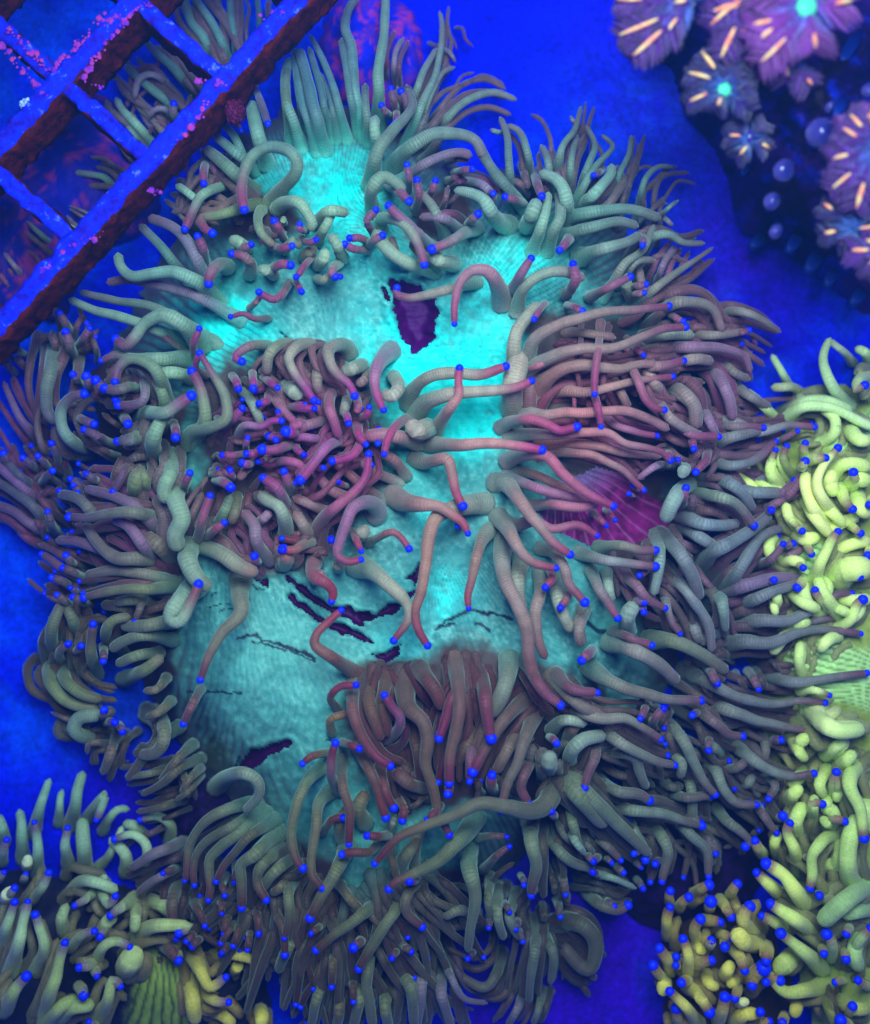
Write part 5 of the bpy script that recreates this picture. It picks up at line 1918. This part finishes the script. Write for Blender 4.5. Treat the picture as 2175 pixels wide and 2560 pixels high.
    for k, (x, y, r, ln, a) in enumerate(((1140, 1370, 60, 130, 2.6), (1340, 1370, 60, 150, 2.2), (1450, 1480, 70, 160, 2.2), (1545, 1560, 60, 150, 2.0), (1650, 270, 50, 190, 2.1), (1700, 1680, 60, 130, 2.3), (1240, 1290, 50, 90, 2.4), (1060, 960, 40, 80, 2.2), (1590, 610, 40, 110, 2.0))):
        (px, py), = sheet('C', [(x, y)])
        n = 14
        s = np.linspace(0, 1, n)
        dx, dy = math.cos(a), math.sin(a)
        L_ = ln * .44
        P3 = world(px + dx * L_ * (s - .5), py + dy * L_ * (s - .5), float(b.at(b.Z, np.array(px), np.array(py))) + 20 + 60 * s)
        rad = r * .44 * (.55 + .45 * s) * np.sqrt(np.clip(1 - ((s - .45) / .58) ** 2, .02, 1)) * S
        V, F, CC, AA = tube(P3, rad, blend(np.broadcast_to(lin(2, 8, 70), (n, 3)).copy(), lin(6, 44, 140), s * .8), s)
        Vc = V[:n * NS].reshape(n, NS, 3); ctr = Vc.mean(1, keepdims=True)
        V[:n * NS] = (ctr + (Vc - ctr) * (1 + .45 * (np.arange(NS) % 2 - .5))[None, :, None]).reshape(-1, 3)
        obj('closed_polyp', mesh('closed_polyp', V, F, CC, mats=[m_blue]), root)
build_colony()
def bubbles():
    m, N, L, b = new_mat('bubble_skin', 0.10, 0.5)
    b.inputs['Coat Weight'].default_value = 0.6
    b.inputs['Coat Roughness'].default_value = 0.04
    nz = noise_node(N, L, 30, 4, .7)
    r = N.new('ShaderNodeValToRGB')
    r.color_ramp.elements[0].position = .40; r.color_ramp.elements[0].color = (*lin(3, 4, 36), 1)
    r.color_ramp.elements[1].position = .55; r.color_ramp.elements[1].color = (*lin(8, 44, 180), 1)
    e = r.color_ramp.elements.new(.66); e.color = (*lin(190, 150, 230), 1)  # pale pink glints painted into the bubble colour
    L.new(nz.outputs['Fac'], r.inputs[0]); L.new(r.outputs[0], b.inputs['Base Color'])
    bump(N, L, b, nz.outputs['Fac'], .7, 8)
    shapes = []
    for k in range(4):
        me = ball_mesh('bubble', m)
        for v in me.vertices:
            c = v.co
            q = 1 + 0.34 * (fbm(c.x * 30 + 90 * k, c.y * 30 + c.z * 17, 26, k + 2, 3) - .5)
            v.co = (c.x * q, c.y * q * (0.8 + 0.1 * k), c.z * q)
        shapes.append(me)
    for x, y, rad, z, lab in ((1075, 780, 62, 300, 'blue glossy bubble below the small green-centred polyp'), (1480, 755, 82, 310, 'largest blue glossy bubble, ringed with pink glints, left of the right-edge polyps'),
                              (1275, 970, 62, 280, 'dim blue bubble below the dark gap in the polyp mat'), (1405, 460, 66, 330, 'dusky bubble with pink glints under the biggest green-centred polyp'),
                              (1205, 1150, 52, 270, 'greenish blue bubble on the lower edge of the polyp mat'), (1230, 1320, 44, 250, 'lowest small blue bubble at the foot of the polyp mat'),
                              (1755, 520, 40, 330, 'bright blue bubble at the right edge of the frame'), (1540, 610, 34, 310, 'tiny blue bubble just above the largest bubble')):
        (px, py), = sheet('C', [(x, y)])
        o = obj('bubble', shapes[int(px) % 4])
        o.location = tuple(world(np.array(px), np.array(py), z + 420))
        o.scale = (rad * .38 * S,) * 3
        o.rotation_euler = (px % 3, py % 3, (px + py) % 6)
        tag(o, lab, 'bubble', 'glossy bubbles among the star polyps')
bubbles()

# ---------------------------------------------------------------- the slightly murky tank water
def build_haze():
    x, lo, hi = 13000 * S, -1.0, 2960 * S
    V = [(sx * x, sy * x, z) for z in (lo, hi) for sy in (-1, 1) for sx in (-1, 1)]
    F = [(0, 2, 3, 1), (4, 5, 7, 6), (0, 1, 5, 4), (2, 6, 7, 3), (0, 4, 6, 2), (1, 3, 7, 5)]
    m = bpy.data.materials.new('tank_water')
    m.use_nodes = True
    N, L = m.node_tree.nodes, m.node_tree.links
    N.clear()
    out = N.new('ShaderNodeOutputMaterial')
    v = N.new('ShaderNodeVolumePrincipled')
    v.inputs['Color'].default_value = (0.06, 0.22, 1.0, 1)
    v.inputs['Density'].default_value = 0.14
    L.new(v.outputs[0], out.inputs['Volume'])
    tag(obj('haze', mesh('haze', V, F, mats=[m], flat=True)), 'faint blue haze of the tank water', kind='stuff')
build_haze()
print('tentacles traced on the large coral:', N_MAIN)
